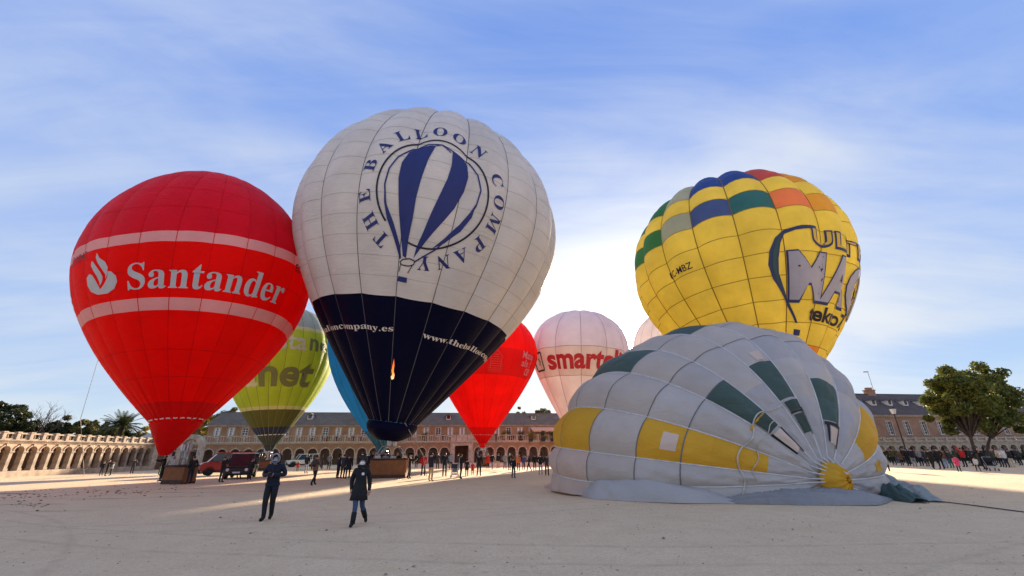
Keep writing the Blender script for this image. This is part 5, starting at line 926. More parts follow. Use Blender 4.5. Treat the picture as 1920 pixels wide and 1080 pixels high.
# ------------------------------------------------------------------ grey balloon lying half inflated
GRY = fabric('cloth_grey', (0.62, 0.59, 0.575), 0.32, wr=0.35, sc=(1, 1, 2)); GRB = fabric('cloth_grey_warm', (0.64, 0.585, 0.54), 0.34, wr=0.35, sc=(1, 1, 2)); GYE = fabric('cloth_gold', (0.95, 0.54, 0.06), 0.42, wr=0.4, sc=(1, 1, 2)); GTE = fabric('cloth_bottle_green', (0.085, 0.135, 0.125), 0.18, wr=0.6, sc=(1, 1, 2)); GPK = fabric('cloth_blush_grey', (0.72, 0.58, 0.50), 0.34, wr=0.3, sc=(1, 1, 2))
GBL = fabric('cloth_blue_grey', (0.54, 0.53, 0.55), 0.30, wr=0.35, sc=(1, 1, 2))
GV = (8.825, 21.576, 1.132, 6.998, 5.01, 6.529, -0.18, 0.019, 0.024)
GA = np.array([0.4645, -0.883, -0.0676]); GE1 = np.array([0.885, 0.4656, 0.0]); GE2 = np.array([0.0315, -0.0599, 0.9977])
gbase = np.array([8.8, 21.5, 0.0])
grey = thing('grey_balloon', 'half deflated grey balloon with gold and green panels slumped on the sand', 'hot air balloon', tuple(gbase))
EDG = [-15, 0, 15, 37, 59, 80, 98, 112, 126.5, 140.5, 157, 173.5, 184, 200, 217, 234, 251, 268, 286, 304, 324, 345]
def gmap(th, ph, off=0.0):
    th = np.radians(th); ph_ = np.radians(ph); u = np.cos(th)[..., None]*GA+np.sin(th)[..., None]*(np.cos(ph_)[..., None]*GE1+np.sin(ph_)[..., None]*GE2)
    cx, cy, cz, a, b, c, yaw, s1, s2 = GV; sc = np.array([a, b, c])
    def world(P):
        X = P[..., 0]*math.cos(yaw)-P[..., 1]*math.sin(yaw); Y = P[..., 0]*math.sin(yaw)+P[..., 1]*math.cos(yaw); Z = P[..., 2]+cz; zz_ = np.clip(Z, 0, None)
        return np.stack([X+cx+s1*zz_+s2*zz_*zz_, Y+cy, Z], -1)
    n = u/sc; n /= np.linalg.norm(n, axis=-1)[..., None]
    off = np.asarray(off)
    P = world(u*sc+n*off[..., None] if off.ndim else u*sc+n*float(off))
    low_ = P[..., 2] < 0.10; P[..., 2] = np.where(low_, 0.03+0.07*np.exp(np.minimum(P[..., 2]-0.1, 0)*2), P[..., 2]); return P
def gbulge(th, ph, i): 
    w_ = EDG[i+1]-EDG[i]; u = np.clip((ph-EDG[i])/w_, 0, 1); wid = 6.2*np.sin(np.radians(np.clip(th, 0, 180)))*math.radians(w_)
    k = 0.17 if 8 <= i <= 11 else 0.12
    # slack cloth: creases running out from the tapes and the crown
    cr = 0.030*np.sin(np.radians(th)*16+5*u+i*1.7)*np.sin(math.pi*u)+0.022*np.abs(np.sin(np.radians(ph)*30+np.radians(th)*9+i))*np.exp(-((th-30)/28.0)**2)+0.016*np.sin(np.radians(th)*41-9*u+i*2.3)*np.sin(math.pi*u)
    return k*wid*4*u*(1-u)*(1+0.10*np.sin(np.radians(th)*5+i*2.1))+cr*np.clip(th/12.0, 0, 1)*np.clip(np.sin(math.pi*u)*3, 0, 1)
TR = [2.5, 10, 19, 27, 35, 43, 57, 76, 97, 125, 180]
def gcol(i, j):
    a, b = TR[j], TR[j+1]
    if i == 10:
        if 19 <= a < 57 or a >= 76: return GYE
    if i == 2 and 19 <= a < 43: return GYE
    if i in (4,) and 19 <= a < 35: return GTE
    if i == 6 and (27 <= a < 43 or a >= 76): return GTE
    if i == 8 and (27 <= a < 43 or a >= 76): return GTE
    if i in (11, 12) and a >= 76: return GPK
    if a < 27 and 2 < i < 9: return GBL
    if a >= 57: return GRB
    return (GRY, GBL, GRY)[(i+j) % 3] if i < 8 else GRY
for i in range(len(EDG)-1):
    for j in range(len(TR)-1):
        nu, ns = (14, 12) if i <= 12 else (4, 3)
        ph, th = np.meshgrid(np.linspace(EDG[i], EDG[i+1], nu+1), np.linspace(TR[j], TR[j+1], ns+1)); fs = (th-TR[j])/(TR[j+1]-TR[j]); fu = (ph-EDG[i])/(EDG[i+1]-EDG[i])
        P = gmap(th, ph, gbulge(th, ph, i)+0.035*np.sin(math.pi*fu)*4*fs*(1-fs)-0.0)-gbase; k = nu+1
        obj('panel', mesh('panel', P.reshape(-1, 3), [(b*k+a, b*k+a+1, (b+1)*k+a+1, (b+1)*k+a) for b in range(ns) for a in range(nu)], gcol(i, j), smooth=True), grey)
for i, e in enumerate(EDG[:13]):
    th = np.linspace(3, 125, 40); P = gmap(th, np.full(40, e), 0.02)-gbase; MB().tube([tuple(p) for p in P], 0.030, 5).build('load_tape', TAPEW, grey, smooth=True)
SEAM = mat('seam_grey', (0.16, 0.16, 0.17), 0.8, 0.1, 3)
def gstrip(name, th0, th1, p0, p1, i, m, off=0.05, n=6):
    ph, th = np.meshgrid(np.linspace(p0, p1, n+1), np.linspace(th0, th1, n+1)); P = gmap(th, ph, gbulge(th, ph, i)+off)-gbase; k = n+1
    obj(name, mesh(name, P.reshape(-1, 3), [(b*k+a, b*k+a+1, (b+1)*k+a+1, (b+1)*k+a) for b in range(n) for a in range(n)], m, smooth=True), grey)
for i in range(0, 12):
    for th in (57, 76, 97): gstrip('cross_seam', th-0.18, th+0.18, EDG[i], EDG[i+1], i, SEAM, 0.03)
    if i > 7: gstrip('cross_seam', 43-0.2, 43+0.2, EDG[i], EDG[i+1], i, SEAM, 0.03)
BLK = flat('vent_black', (0.012, 0.012, 0.014)); PATCH = fabric('cloth_patch', (0.80, 0.66, 0.58), 0.3); DGR = fabric('cloth_dark_green', (0.055, 0.085, 0.075), 0.1)
# turning vents: flap, opening and patch on three gores
gstrip('vent_flap', 21.5, 26.5, 128, 139, 8, DGR); gstrip('vent_opening', 11, 20.5, 126.8, 129, 8, BLK, 0.06); gstrip('vent_opening', 12, 21, 138.2, 140.2, 8, BLK, 0.06); gstrip('vent_patch', 12.5, 20.5, 129.3, 138, 8, PATCH)
gstrip('vent_flap', 22.5, 26.0, 98.6, 110.5, 6, DGR); gstrip('vent_opening', 21.7, 22.4, 98.6, 111, 6, BLK, 0.06); gstrip('vent_flap', 15, 21.2, 99.5, 110, 6, DGR); gstrip('vent_opening', 14, 23, 97.9, 99.2, 6, BLK, 0.06)
gstrip('vent_patch', 11.5, 17, 63, 74, 4, PATCH); gstrip('vent_opening', 17.3, 18.4, 60, 79, 4, BLK, 0.06); gstrip('vent_opening', 10.5, 18, 60, 62.5, 4, BLK, 0.06); gstrip('vent_opening', 12, 18, 75, 77, 4, BLK, 0.06)
gstrip('repair_patch', 44.8, 49.6, 161.5, 169, 10, PATCH); gstrip('repair_patch', 24, 28.5, 4, 11, 1, GYE)
gstrip('cloth_tag', 43.6, 48, 102, 107, 6, PATCH)
CORD = mat('cord', (0.50, 0.46, 0.40), 0.8, 0.15, 4)
ph = np.linspace(112, 190, 60); P = np.array([gmap(np.array(26.6+1.2*math.sin(x*0.2)), np.array(x), 0.05+float(gbulge(np.array(26.6), np.array(x), max(i for i in range(len(EDG)-1) if EDG[i] <= x)))) for x in ph])-gbase
MB().tube([tuple(p) for p in P], 0.028, 5).build('vent_cord', CORD, grey)
P = np.array([gmap(np.array(22.6+0.6*math.sin(x*0.3)), np.array(x), 0.05+float(gbulge(np.array(22.6), np.array(x), max(i for i in range(len(EDG)-1) if EDG[i] <= x)))) for x in np.linspace(126, 180, 60)])-gbase; MB().tube([tuple(p) for p in P], 0.018, 5).build('vent_cord', CORD, grey)
for x in (132, 136, 143, 150): 
    P = np.array([gmap(np.array(26.6), np.array(v), 0.10) for v in (x-2.2, x, x+2.2)])-gbase; MB().tube([tuple(p) for p in P], [0.03, 0.06, 0.03], 6).build('cord_tie', GYE, grey, smooth=True)
# gathered gold crown at the tapes' meeting point
ap = gmap(np.array(0.0), np.array(0.0), 0.0)-gbase; V = []; nA = 48
dirn = -np.array([math.sin(R(22)), -math.cos(R(22)), 0])*-1.0
dirn = np.array([0.40, -0.90, 0.05]); dirn /= np.linalg.norm(dirn); s1_ = np.cross(dirn, [0, 0, 1]); s1_ /= np.linalg.norm(s1_); s2_ = np.cross(s1_, dirn)
for j, (rr, dd) in enumerate([(0.05, 0.72), (0.20, 0.70), (0.38, 0.62), (0.52, 0.44), (0.60, 0.10)]):
    for i in range(nA):
        a = 2*math.pi*i/nA; q = rr*(1+0.05*math.sin(5*a+1)); V.append(ap+np.array([0.0, 0.0, 0.02])+s1_*q*math.cos(a)*0.85+s2_*q*math.sin(a)+dirn*(dd+0.045*math.sin(a*12+j*0.4)*(j > 0)))
obj('crown_cap', mesh('crown_cap', V, [(j*nA+i, j*nA+(i+1) % nA, (j+1)*nA+(i+1) % nA, (j+1)*nA+i) for j in range(4) for i in range(nA)]+[tuple(range(nA))], GYE, smooth=True), grey)
mb = MB()
for e in EDG[1:13]:
    P = gmap(np.array([7.0]), np.array([float(e)]), 0.05)[0]-gbase; mb.tube([tuple(P), tuple((P+ap)/2+dirn*0.42), tuple(ap+dirn*0.74+s2_*0.22)], 0.022, 5)
mb.build('crown_lines', TAPEW, grey)
def slack(name, path, wid, hgt, m, folds=7, seed=0, amp=0.10, side=0.0, nu=60, nv=26, long_=0.0):
    """cloth lying slack on the ground: a crumpled ridge along a path"""
    rg = np.random.default_rng(seed); P = np.array([(p.x, p.y) for p in path]); tt = np.linspace(0, 1, len(P)); T = np.linspace(0, 1, nu); C = np.stack([np.interp(T, tt, P[:, 0]), np.interp(T, tt, P[:, 1])], -1)
    for _ in range(3): C[1:-1] = (C[:-2]+2*C[1:-1]+C[2:])/4
    d = np.gradient(C, axis=0); d /= np.linalg.norm(d, axis=1)[:, None]; nn = np.stack([-d[:, 1], d[:, 0]], -1); Wd = np.interp(T, np.linspace(0, 1, len(wid)), wid); Hh = np.interp(T, np.linspace(0, 1, len(hgt)), hgt)
    fr = [(rg.uniform(2, 9), rg.uniform(2, 7), rg.uniform(0, 6.3)) for _ in range(folds)]; V = []
    for i in range(nu):
        for j in range(nv):
            v = -1+2*j/(nv-1); prof_ = max(0.0, 1-abs(v)**2.2)**0.6
            f = sum(math.sin(a*6.28*T[i]+b*v*2+c) for a, b, c in fr)/folds; f2 = abs(math.sin(9*T[i]*3.14+3*v+2*f*3))+0.40*abs(math.sin(21*T[i]*3.14+(5*v-2)*math.sin(T[i]*7)+4*f))+0.16*abs(math.sin(37*T[i]*3.14-6*v+5*f))
            z = Hh[i]*prof_*(1+0.9*amp*f*3)+amp*0.5*f2*prof_*min(1, Hh[i]*3)+0.015; z += prof_*(1-T[i])*long_*(0.5+0.5*math.sin(v*13+5*T[i]+2.5*f)); ed = 1+0.10*f
            q = C[i]+nn[i]*v*Wd[i]*ed*(1+side); V.append((q[0]-gbase[0], q[1]-gbase[1], max(0.008, z)))
    return obj(name, mesh(name, V, [(i*nv+j, i*nv+j+1, (i+1)*nv+j+1, (i+1)*nv+j) for i in range(nu-1) for j in range(nv-1)], m, smooth=True), grey)
G = ground_at
GSL = fabric('cloth_slack', (0.36, 0.355, 0.36), 0.2, wr=0.5, sc=(1.5, 1.5, 1.5))
slack('slack_cloth', [G(1074, 925), G(1137, 934), G(1215, 938), G(1300, 941), G(1395, 945)], [0.20, 0.75, 0.80, 0.65, 0.12], [0.08, 0.66, 0.80, 0.52, 0.03], GRY, seed=1, amp=0.04, nu=110, nv=44, long_=0.07)
slack('slack_cloth', [G(1028, 913), G(1052, 918), G(1085, 921)], [0.25, 0.45, 0.3], [0.12, 0.30, 0.2], GPK, seed=6, amp=0.06, nu=24)
slack('slack_cloth', [G(1058, 917), G(1082, 921), G(1110, 924)], [0.2, 0.42, 0.25], [0.2, 0.42, 0.2], GTE, seed=7, amp=0.06, nu=20)
slack('slack_cloth', [G(1345, 944), G(1430, 943), G(1520, 945), G(1610, 944), G(1665, 938)], [0.15, 0.60, 0.70, 0.65, 0.2], [0.04, 0.30, 0.36, 0.34, 0.06], GSL, seed=2, amp=0.10, long_=0.10, nu=110, nv=34, folds=10)
slack('slack_cloth', [G(1585, 918), G(1640, 922), G(1690, 930), G(1752, 942)], [0.9, 1.25, 1.0, 0.30], [0.50, 0.56, 0.34, 0.03], fabric('cloth_grey_green', (0.38, 0.43, 0.42), 0.3, wr=0.5, sc=(1, 1, 2)), seed=3, amp=0.18, nu=90, nv=36, folds=10)
slack('slack_cloth', [G(1640, 930), G(1680, 936), G(1728, 944)], [0.35, 0.55, 0.25], [0.40, 0.42, 0.12], GTE, seed=4, amp=0.12, nu=50, nv=24)
MB().box(-0.12, 0.12, -0.1, 0.1, 0, 0.5).build('cord_bag', DARK, grey, bevel=0.03, loc=tuple(Vector(ground_at(1388, 941))-Vector(gbase)))
MB().tube([tuple(G(1752, 940)-Vector(gbase)+Vector((0, 0, 0.02))), tuple(G(1820, 948)-Vector(gbase)+Vector((0, 0, 0.02))), tuple(G(1925, 962)-Vector(gbase)+Vector((0, 0, 0.02)))], 0.018, 5).build('ground_rope', mat('rope_dark', (0.12, 0.11, 0.11), 0.9, 0.1, 3), grey)

# ------------------------------------------------------------------ people
def skin_surface(verts, edges, radii, sub=1):
    """a continuous surface grown round connected joints"""
    me = bpy.data.meshes.new('joints'); me.from_pydata([tuple(v) for v in verts], edges, []); o = bpy.data.objects.new('joints', me); COL.objects.link(o)
    sk = o.modifiers.new('skin', 'SKIN'); sk.use_smooth_shade = True; sk.branch_smoothing = 0.4
    for i, r in enumerate(radii): me.skin_vertices[0].data[i].radius = r if hasattr(r, '__len__') else (r, r)
    me.skin_vertices[0].data[0].use_root = True
    o.modifiers.new('sub', 'SUBSURF').levels = sub
    dg = bpy.context.evaluated_depsgraph_get(); dg.update(); ev = o.evaluated_get(dg); m = ev.to_mesh()
    V = np.array([v.co[:] for v in m.vertices]); F = [tuple(p.vertices) for p in m.polygons]; ev.to_mesh_clear()
    bpy.data.objects.remove(o); bpy.data.meshes.remove(me); return V, F
def body(pose, sub=1, coat=1.12, fingers=False, long_coat=False, legw=1.0):
    """pose: joint overrides; figure 1.75 m tall facing -Y. Returns mesh data and a material index per face:
    0 top, 1 trousers, 2 shoes, 3 skin, 4 hair"""
    J = dict(pelvis=(0, 0, .96), waist=(0, 0, 1.12), chest=(0, 0, 1.32), neck=(0, .012, 1.475), head=(0, -.012, 1.57), top=(0, -.002, 1.668),
             shl=(.19, .005, 1.405), ell=(.235, .03, 1.13), wrl=(.25, -.05, .90), hal=(.25, -.075, .80), shr=(-.19, .005, 1.405), elr=(-.235, .03, 1.13), wrr=(-.25, -.05, .90), har=(-.25, -.075, .80),
             hil=(.095, 0, .88), knl=(.105, -.02, .50), anl=(.11, .02, .085), tol=(.125, -.14, .045), hir=(-.095, 0, .88), knr=(-.105, -.02, .50), anr=(-.11, .02, .085), tor=(-.125, -.14, .045))
    J.update({k: v for k, v in pose.items() if not k.startswith('curl')}); names = list(J); ix = {k: i for i, k in enumerate(names)}; c = coat
    rad = dict(pelvis=(.155*c, .115*c), waist=(.145*c, .105*c), chest=(.168*c, .118*c), neck=(.066, .066), head=(.092, .106), top=(.084, .102), shl=.072*c, ell=.056*c, wrl=.043*c, hal=.036, shr=.072*c, elr=.056*c, wrr=.043*c, har=.036,
               hil=.098*legw, knl=.070*legw, anl=.052*legw, tol=.046, hir=.098*legw, knr=.070*legw, anr=.052*legw, tor=.046)
    E = [('pelvis', 'waist'), ('waist', 'chest'), ('chest', 'neck'), ('neck', 'head'), ('head', 'top')]
    for s in 'lr': E += [('chest', 'sh'+s), ('sh'+s, 'el'+s), ('el'+s, 'wr'+s), ('wr'+s, 'ha'+s), ('pelvis', 'hi'+s), ('hi'+s, 'kn'+s), ('kn'+s, 'an'+s), ('an'+s, 'to'+s)]
    V, F = skin_surface([J[k] for k in names], [(ix[a], ix[b]) for a, b in E], [rad[k] for k in names], sub)
    slot = {}
    for a, b in E:
        slot[(a, b)] = 3 if b in ('head', 'top') else 1 if a[:2] in ('hi', 'kn') else 2 if a[:2] == 'an' else 3 if a[:2] == 'wr' else 0
    A = np.array([J[a] for a, b in E]); Bp = np.array([J[b] for a, b in E]); rr = np.array([np.mean(rad[b]) for a, b in E]); S = np.array([slot[e] for e in E])
    C = np.array([V[list(f)].mean(0) for f in F]); d = Bp-A; t = np.clip(((C[:, None]-A)*d).sum(-1)/((d*d).sum(-1)+1e-9), 0, 1); dist = np.linalg.norm(C[:, None]-(A+t[..., None]*d), axis=-1)/rr
    fm = S[dist.argmin(1)]
    hd, tp = np.array(J['head']), np.array(J['top']); face = None
    for i in np.where(fm == 3)[0]:
        c0 = C[i]
        if np.linalg.norm(c0-(hd+tp)/2) < 0.2 and c0[2] > hd[2]-.06:
            rel = c0-(hd+tp)/2
            if rel[2] > 0.058 or (rel[1] > -0.01 and rel[2] > -0.085): fm[i] = 4
    hem = J['pelvis'][2]-.06
    for i in np.where(fm == 1)[0]:
        if C[i][2] > hem: fm[i] = 0
    V = [tuple(v) for v in V]; F = [tuple(f) for f in F]; fm = list(fm)
    def join(v2, f2, m):
        k = len(V); V.extend(tuple(v) for v in v2); F.extend(tuple(i+k for i in f) for f in f2); fm.extend([m]*len(f2))
    if fingers:
        for s in 'lr':
            w_, h_ = Vector(J['wr'+s]), Vector(J['ha'+s]); dv = (h_-w_).normalized(); curl = Vector(pose.get('curl'+s, (0, -0.6, -0.2))); side = dv.cross(curl).normalized()
            for q in range(4):
                b0 = h_+side*(q-1.5)*0.021-dv*0.01; L = (.036, .042, .040, .030)[q]; p1 = b0+dv*L+curl*0.008; p2 = p1+dv*L*0.6+curl*0.030; p3 = p2+dv*L*0.2+curl*0.032
                v2, f2 = skin_surface([b0, p1, p2, p3], [(0, 1), (1, 2), (2, 3)], [.0105, .010, .009, .008], 1); join(v2, f2, 3)
            b0 = w_.lerp(h_, 0.45)-side*0.03; p1 = b0-side*0.028+dv*0.03+curl*0.012; p2 = p1+dv*0.032+curl*0.016
            v2, f2 = skin_surface([b0, p1, p2], [(0, 1), (1, 2)], [.013, .011, .009], 1); join(v2, f2, 3)
        # nose and ears
        hc = (Vector(J['head'])+Vector(J['top']))/2
        v2, f2 = skin_surface([hc+Vector((0, -.085, .022)), hc+Vector((0, -.112, -.020)), hc+Vector((0, -.092, -.026))], [(0, 1), (1, 2)], [.010, .016, .010], 1); join(v2, f2, 3)
        for sx in (-1, 1):
            mb = MB().ellipsoid((hc.x+sx*.083, hc.y+.008, hc.z-.005), (.012, .02, .033), 8, 6); join(mb.V, mb.F, 3)
    if long_coat:
        n = 20; px, py, pz = J['pelvis']; mb = []; K = [(.118*c, .086*c, .20), (.138*c, .104*c, .10), (.162*c, .126*c, -.02), (.186*c, .148*c, -.18), (.206*c, .166*c, -.32), (.195*c, .155*c, -.325)]; V2 = []
        for (a, b, z) in K: V2 += [(px+a*math.cos(2*math.pi*i/n)*(1+.03*math.sin(i*2.5)), py+b*math.sin(2*math.pi*i/n), pz+z) for i in range(n)]
        join(V2, [(j*n+i, j*n+(i+1) % n, (j+1)*n+(i+1) % n, (j+1)*n+i) for j in range(len(K)-1) for i in range(n)], 0)
    return V, F, fm
def cloth(name, c, r=0.85): return mat('wear_'+name, c, r, 0.25, 7.0, 0.9, 9)
CL = dict(black=cloth('black', (.012, .012, .014)), navy=cloth('navy', (.009, .012, .028)), charcoal=cloth('charcoal', (.035, .035, .04)), grey=cloth('grey', (.25, .25, .27)), white=cloth('white', (.66, .64, .62)), red=cloth('red', (.50, .02, .02)), brown=cloth('brown', (.16, .075, .035)), olive=cloth('olive', (.075, .07, .035)),
          beige=cloth('beige', (.42, .31, .19)), jeans=cloth('jeans', (.045, .075, .15)), paleblue=cloth('paleblue', (.26, .33, .44)), blue=cloth('blue', (.03, .06, .25)), pink=cloth('pink', (.62, .06, .18)), orange=cloth('orange', (.60, .16, .04)), green=cloth('green', (.04, .13, .06)), teal=cloth('teal', (.03, .13, .14)), cream=cloth('cream', (.60, .50, .36)),
          skin=mat('skin', (.46, .26, .18), .55, .08, 12), hairdark=mat('hair_dark', (.018, .012, .010), .6, .3, 20), hairbrown=mat('hair_brown', (.07, .035, .018), .6, .3, 20), hairgrey=mat('hair_grey', (.30, .29, .28), .6, .2, 20), hairfair=mat('hair_fair', (.28, .17, .07), .6, .2, 20))
POSES = {
 'stand': (dict(ell=(.225, .02, 1.13), wrl=(.235, -.04, .91)), {}),
 'pockets': (dict(ell=(.26, .07, 1.15), wrl=(.20, -.07, .97), hal=(.16, -.10, .93), elr=(-.26, .07, 1.15), wrr=(-.20, -.07, .97), har=(-.16, -.10, .93), hil=(.10, 0, .88), anl=(.14, .03, .085), tol=(.17, -.12, .045)), {}),
 'photo': (dict(ell=(.24, -.16, 1.28), wrl=(.10, -.28, 1.50), hal=(.06, -.29, 1.57), elr=(-.24, -.16, 1.28), wrr=(-.10, -.28, 1.50), har=(-.06, -.29, 1.57), top=(0, .01, 1.672)), {}),
 'walk': (dict(ell=(.22, .13, 1.15), wrl=(.23, .05, .93), hal=(.23, .01, .85), elr=(-.22, -.06, 1.14), wrr=(-.22, -.22, .97), har=(-.21, -.27, .90), knl=(.10, -.16, .54), anl=(.10, -.22, .11), tol=(.11, -.38, .075), knr=(-.10, .08, .50), anr=(-.10, .33, .14), tor=(-.11, .20, .045), pelvis=(0, 0, .945), hil=(.095, -.01, .875), hir=(-.095, .01, .875)), {}),
 'reach': (dict(ell=(.27, -.20, 1.30), wrl=(.25, -.42, 1.34), hal=(.24, -.50, 1.35), elr=(-.27, -.20, 1.28), wrr=(-.25, -.42, 1.28), har=(-.24, -.50, 1.28), anr=(-.13, .12, .085), tor=(-.15, -.04, .045), knr=(-.11, .02, .50)), {}),
 'raised': (dict(ell=(.30, -.02, 1.52), wrl=(.26, -.08, 1.76), hal=(.25, -.09, 1.84), anl=(.15, .02, .085), tol=(.18, -.13, .045)), {}),
 'coat': (dict(ell=(.24, .03, 1.13), wrl=(.24, -.04, .92)), dict(long_coat=True)),
}
BASES = {}
def base_mesh(pose):
    if pose not in BASES:
        d, kw = POSES[pose]; V, F, fm = body(d, 1, 1.14, **kw)
        BASES[pose] = mesh('person_'+pose, V, F, [CL['black']]*5, fm, True)
        for _ in range(0): pass
    return BASES[pose]
def person(label, px, py, head, pose, face, top, legs='black', shoes='black', hair='hairdark', group='people about the square', loc=None, h=None, hood=None):
    """feet at pixel (px,py), top of the head at pixel row head; face = heading in degrees (0 towards the photographer, 180 away)"""
    g = ground_at(px, py) if loc is None else Vector(loc)
    if h is None:
        h = max(0.7, min(1.88, at(px, head, g.y).z))
    o = obj('person', base_mesh(pose), None, g, R(face), scale=h/1.765)
    while len(o.material_slots) < 5: break
    for i, k in enumerate((top, legs, shoes, 'skin', hair)):
        o.material_slots[i].link = 'OBJECT'; o.material_slots[i].material = CL[k]
    return tag(o, label, 'person', group)
def bag_on(o, m, y=.16, z=1.25): MB().ellipsoid((0, y, z), (.15, .10, .23), 10, 7).build('backpack', m, o, smooth=True)
K1 = 'people by the garden arcade'; K2 = 'people around the baskets'; K3 = 'people in the right-hand crowd'; K4 = 'balloon passengers'
# left
person('person in dark clothes right against the garden arcade', 108, 883, 855, 'pockets', 170, 'charcoal', 'navy', group=K1)
person('person in a red jacket walking past the garden arcade', 126, 888, 865, 'walk', 80, 'red', 'black', group=K1)
person('person in black at the arcade side of the group of three', 188, 892, 864, 'pockets', 60, 'black', 'charcoal', group=K1)
person('person in black with both arms out in the group of three', 197, 893, 861, 'reach', 150, 'black', 'black', group=K1)
person('person in a grey top in the group of three', 206, 892, 864, 'stand', -60, 'grey', 'black', group=K1)
person('lone person in dark clothes with a phone before the last arches', 246, 888, 859, 'photo', 200, 'charcoal', 'navy', group=K1)
person('person in black waiting at the brown gate door', 282, 873, 855, 'stand', 180, 'black', 'black', group=K1)
person('person in brown beside the gate door', 290, 874, 857, 'coat', 150, 'brown', 'black', group=K1)
person('person in black standing just behind the red balloon basket', 297, 891, 857, 'stand', 120, 'black', 'green', group=K2)
person('tall person in black beside the red balloon basket', 353, 908, 852, 'pockets', -110, 'black', 'navy', group=K2)
person('person in black photographing in front of the dark off-roader', 413, 905, 853, 'photo', 170, 'black', 'charcoal', group=K2)
person('person in a pale top between the off-roader and the lime balloon', 447, 896, 852, 'stand', 190, 'white', 'beige', hair='hairgrey', group=K2)
person('person in a black jacket and pale shoes near the hooded walker', 467, 901, 857, 'pockets', 160, 'black', 'black', 'white', hair='hairbrown', group=K2)
b_ = person('person with a dark backpack walking away past the white off-roader', 587, 911, 850, 'walk', 165, 'brown', 'black', group=K2); bag_on(b_, CL['charcoal'])
person('small child in a red coat by the white off-roader', 557, 884, 864, 'coat', 180, 'red', 'green', group=K2)
person('adult with pale trousers next to the red coated child', 573, 888, 850, 'stand', 170, 'navy', 'paleblue', group=K2)
person('person in navy at the arcade end of the trio near the wide basket', 632, 897, 852, 'stand', 140, 'navy', 'navy', group=K2)
person('person in charcoal in the middle of the trio near the wide basket', 641, 898, 849, 'photo', 170, 'charcoal', 'black', group=K2)
person('person in black closest to the wide basket in the trio', 651, 898, 850, 'coat', 200, 'black', 'black', group=K2)
person('person with white hair and black coat leaning at the wide basket end', 767, 898, 850, 'reach', 90, 'black', 'charcoal', hair='hairgrey', group=K2)
person('person in a bright red jacket and black shorts near the wide basket', 793, 893, 849, 'pockets', 185, 'red', 'black', group=K2)
person('person in a navy jacket and beige trousers in front of the carriage entrance', 807, 903, 846, 'photo', 150, 'navy', 'beige', group=K2)
person('person in a dark puffer jacket beside the carriage entrance', 833, 894, 846, 'stand', 180, 'navy', 'charcoal', group=K2)
person('tall person in black behind the pushchair', 864, 898, 849, 'reach', 110, 'black', 'black', group=K2)
person('short person in black next to the child in red', 875, 893, 860, 'coat', 180, 'black', 'black', group=K2)
person('small child in a long red coat near the scarlet balloon', 886, 891, 866, 'coat', 180, 'red', 'red', hair='hairfair', group=K2)
person('person in black with one arm raised by the scarlet balloon', 898, 893, 849, 'raised', 180, 'black', 'black', group=K2)
person('person in a dark coat seen in the carriage entrance', 820, 880, 848, 'coat', 180, 'charcoal', 'black', group=K2)
person('lone person in black between the scarlet balloon and the grey balloon', 963, 897, 855, 'pockets', 150, 'black', 'charcoal', group=K2)
person('person with an orange vest among the group by the grey balloon', 972, 883, 851, 'stand', 170, 'orange', 'navy', group=K2)
person('person in a blue jacket among the group by the grey balloon', 982, 882, 852, 'photo', 160, 'blue', 'black', group=K2)
person('person striding in dark clothes by the grey balloon', 992, 884, 852, 'walk', -80, 'charcoal', 'navy', group=K2)
person('person in a black top left of the pale jeans wearer', 1003, 883, 850, 'stand', 180, 'black', 'black', group=K2)
person('person in black top and pale jeans next to the grey balloon', 1014, 890, 849, 'pockets', 170, 'black', 'paleblue', group=K2)
person('person half hidden by the grey balloon end', 1026, 892, 850, 'stand', 180, 'charcoal', 'navy', group=K2)
person('person in a white top in front of the far arches behind the wide basket', 713, 884, 853, 'raised', 190, 'white', 'black', group=K2)
# passengers
def rider(label, px, py_head, ybase, zfloor, top, pose='stand', face=0, hair='hairdark', h=None):
    k = at(px, py_head, ybase); return person(label, 0, 0, 0, pose, face, top, 'charcoal', 'black', hair, K4, loc=(k.x, ybase, zfloor), h=(h or max(1.2, min(1.85, k.z-zfloor))))
for i, (px, ph_, dy, top, hr, po, lab) in enumerate([(693, 847, .3, 'navy', 'hairgrey', 'stand', 'passenger in navy at the left end of the wide basket'), (701, 845, .9, 'black', 'hairdark', 'raised', 'passenger with a raised arm near the left end of the wide basket'), (709, 846, .35, 'white', 'hairbrown', 'pockets', 'passenger in white in the wide basket'),
        (717, 844, .95, 'charcoal', 'hairdark', 'raised', 'pilot in charcoal reaching for the burner of the wide basket'), (724, 847, .35, 'grey', 'hairfair', 'stand', 'passenger in grey in the middle of the wide basket'), (731, 846, .9, 'blue', 'hairdark', 'photo', 'passenger in blue with a camera in the wide basket'), (738, 847, .35, 'cream', 'hairgrey', 'stand', 'passenger in cream in the wide basket'), (746, 846, .8, 'black', 'hairdark', 'pockets', 'passenger in black at the right end of the wide basket')]):
    rider(lab, px, ph_, gw.y+0.05+dy, 0.14, top, po, (i*37) % 60-30, hr)
rider('passenger in black in the small square basket', 313, 850, gs.y+0.45, 0.14, 'black', 'reach', -60)
rider('passenger in a white top in the small square basket', 329, 852, gs.y+0.75, 0.14, 'white', 'stand', 20, 'hairfair')
rider('passenger in teal in the basket of the scarlet balloon', 902, 851, g2_.y-0.2, 0.14, 'teal', 'stand', 0); rider('passenger in white in the basket of the scarlet balloon', 910, 851, g2_.y+0.1, 0.14, 'white', 'raised', 0)
rider('passenger in brown in the basket of the lime balloon', 497, 853, gg.y, 0.14, 'brown', 'raised', 0); rider('passenger in grey in the basket of the lime balloon', 507, 854, gg.y+0.1, 0.14, 'grey', 'stand', 0)
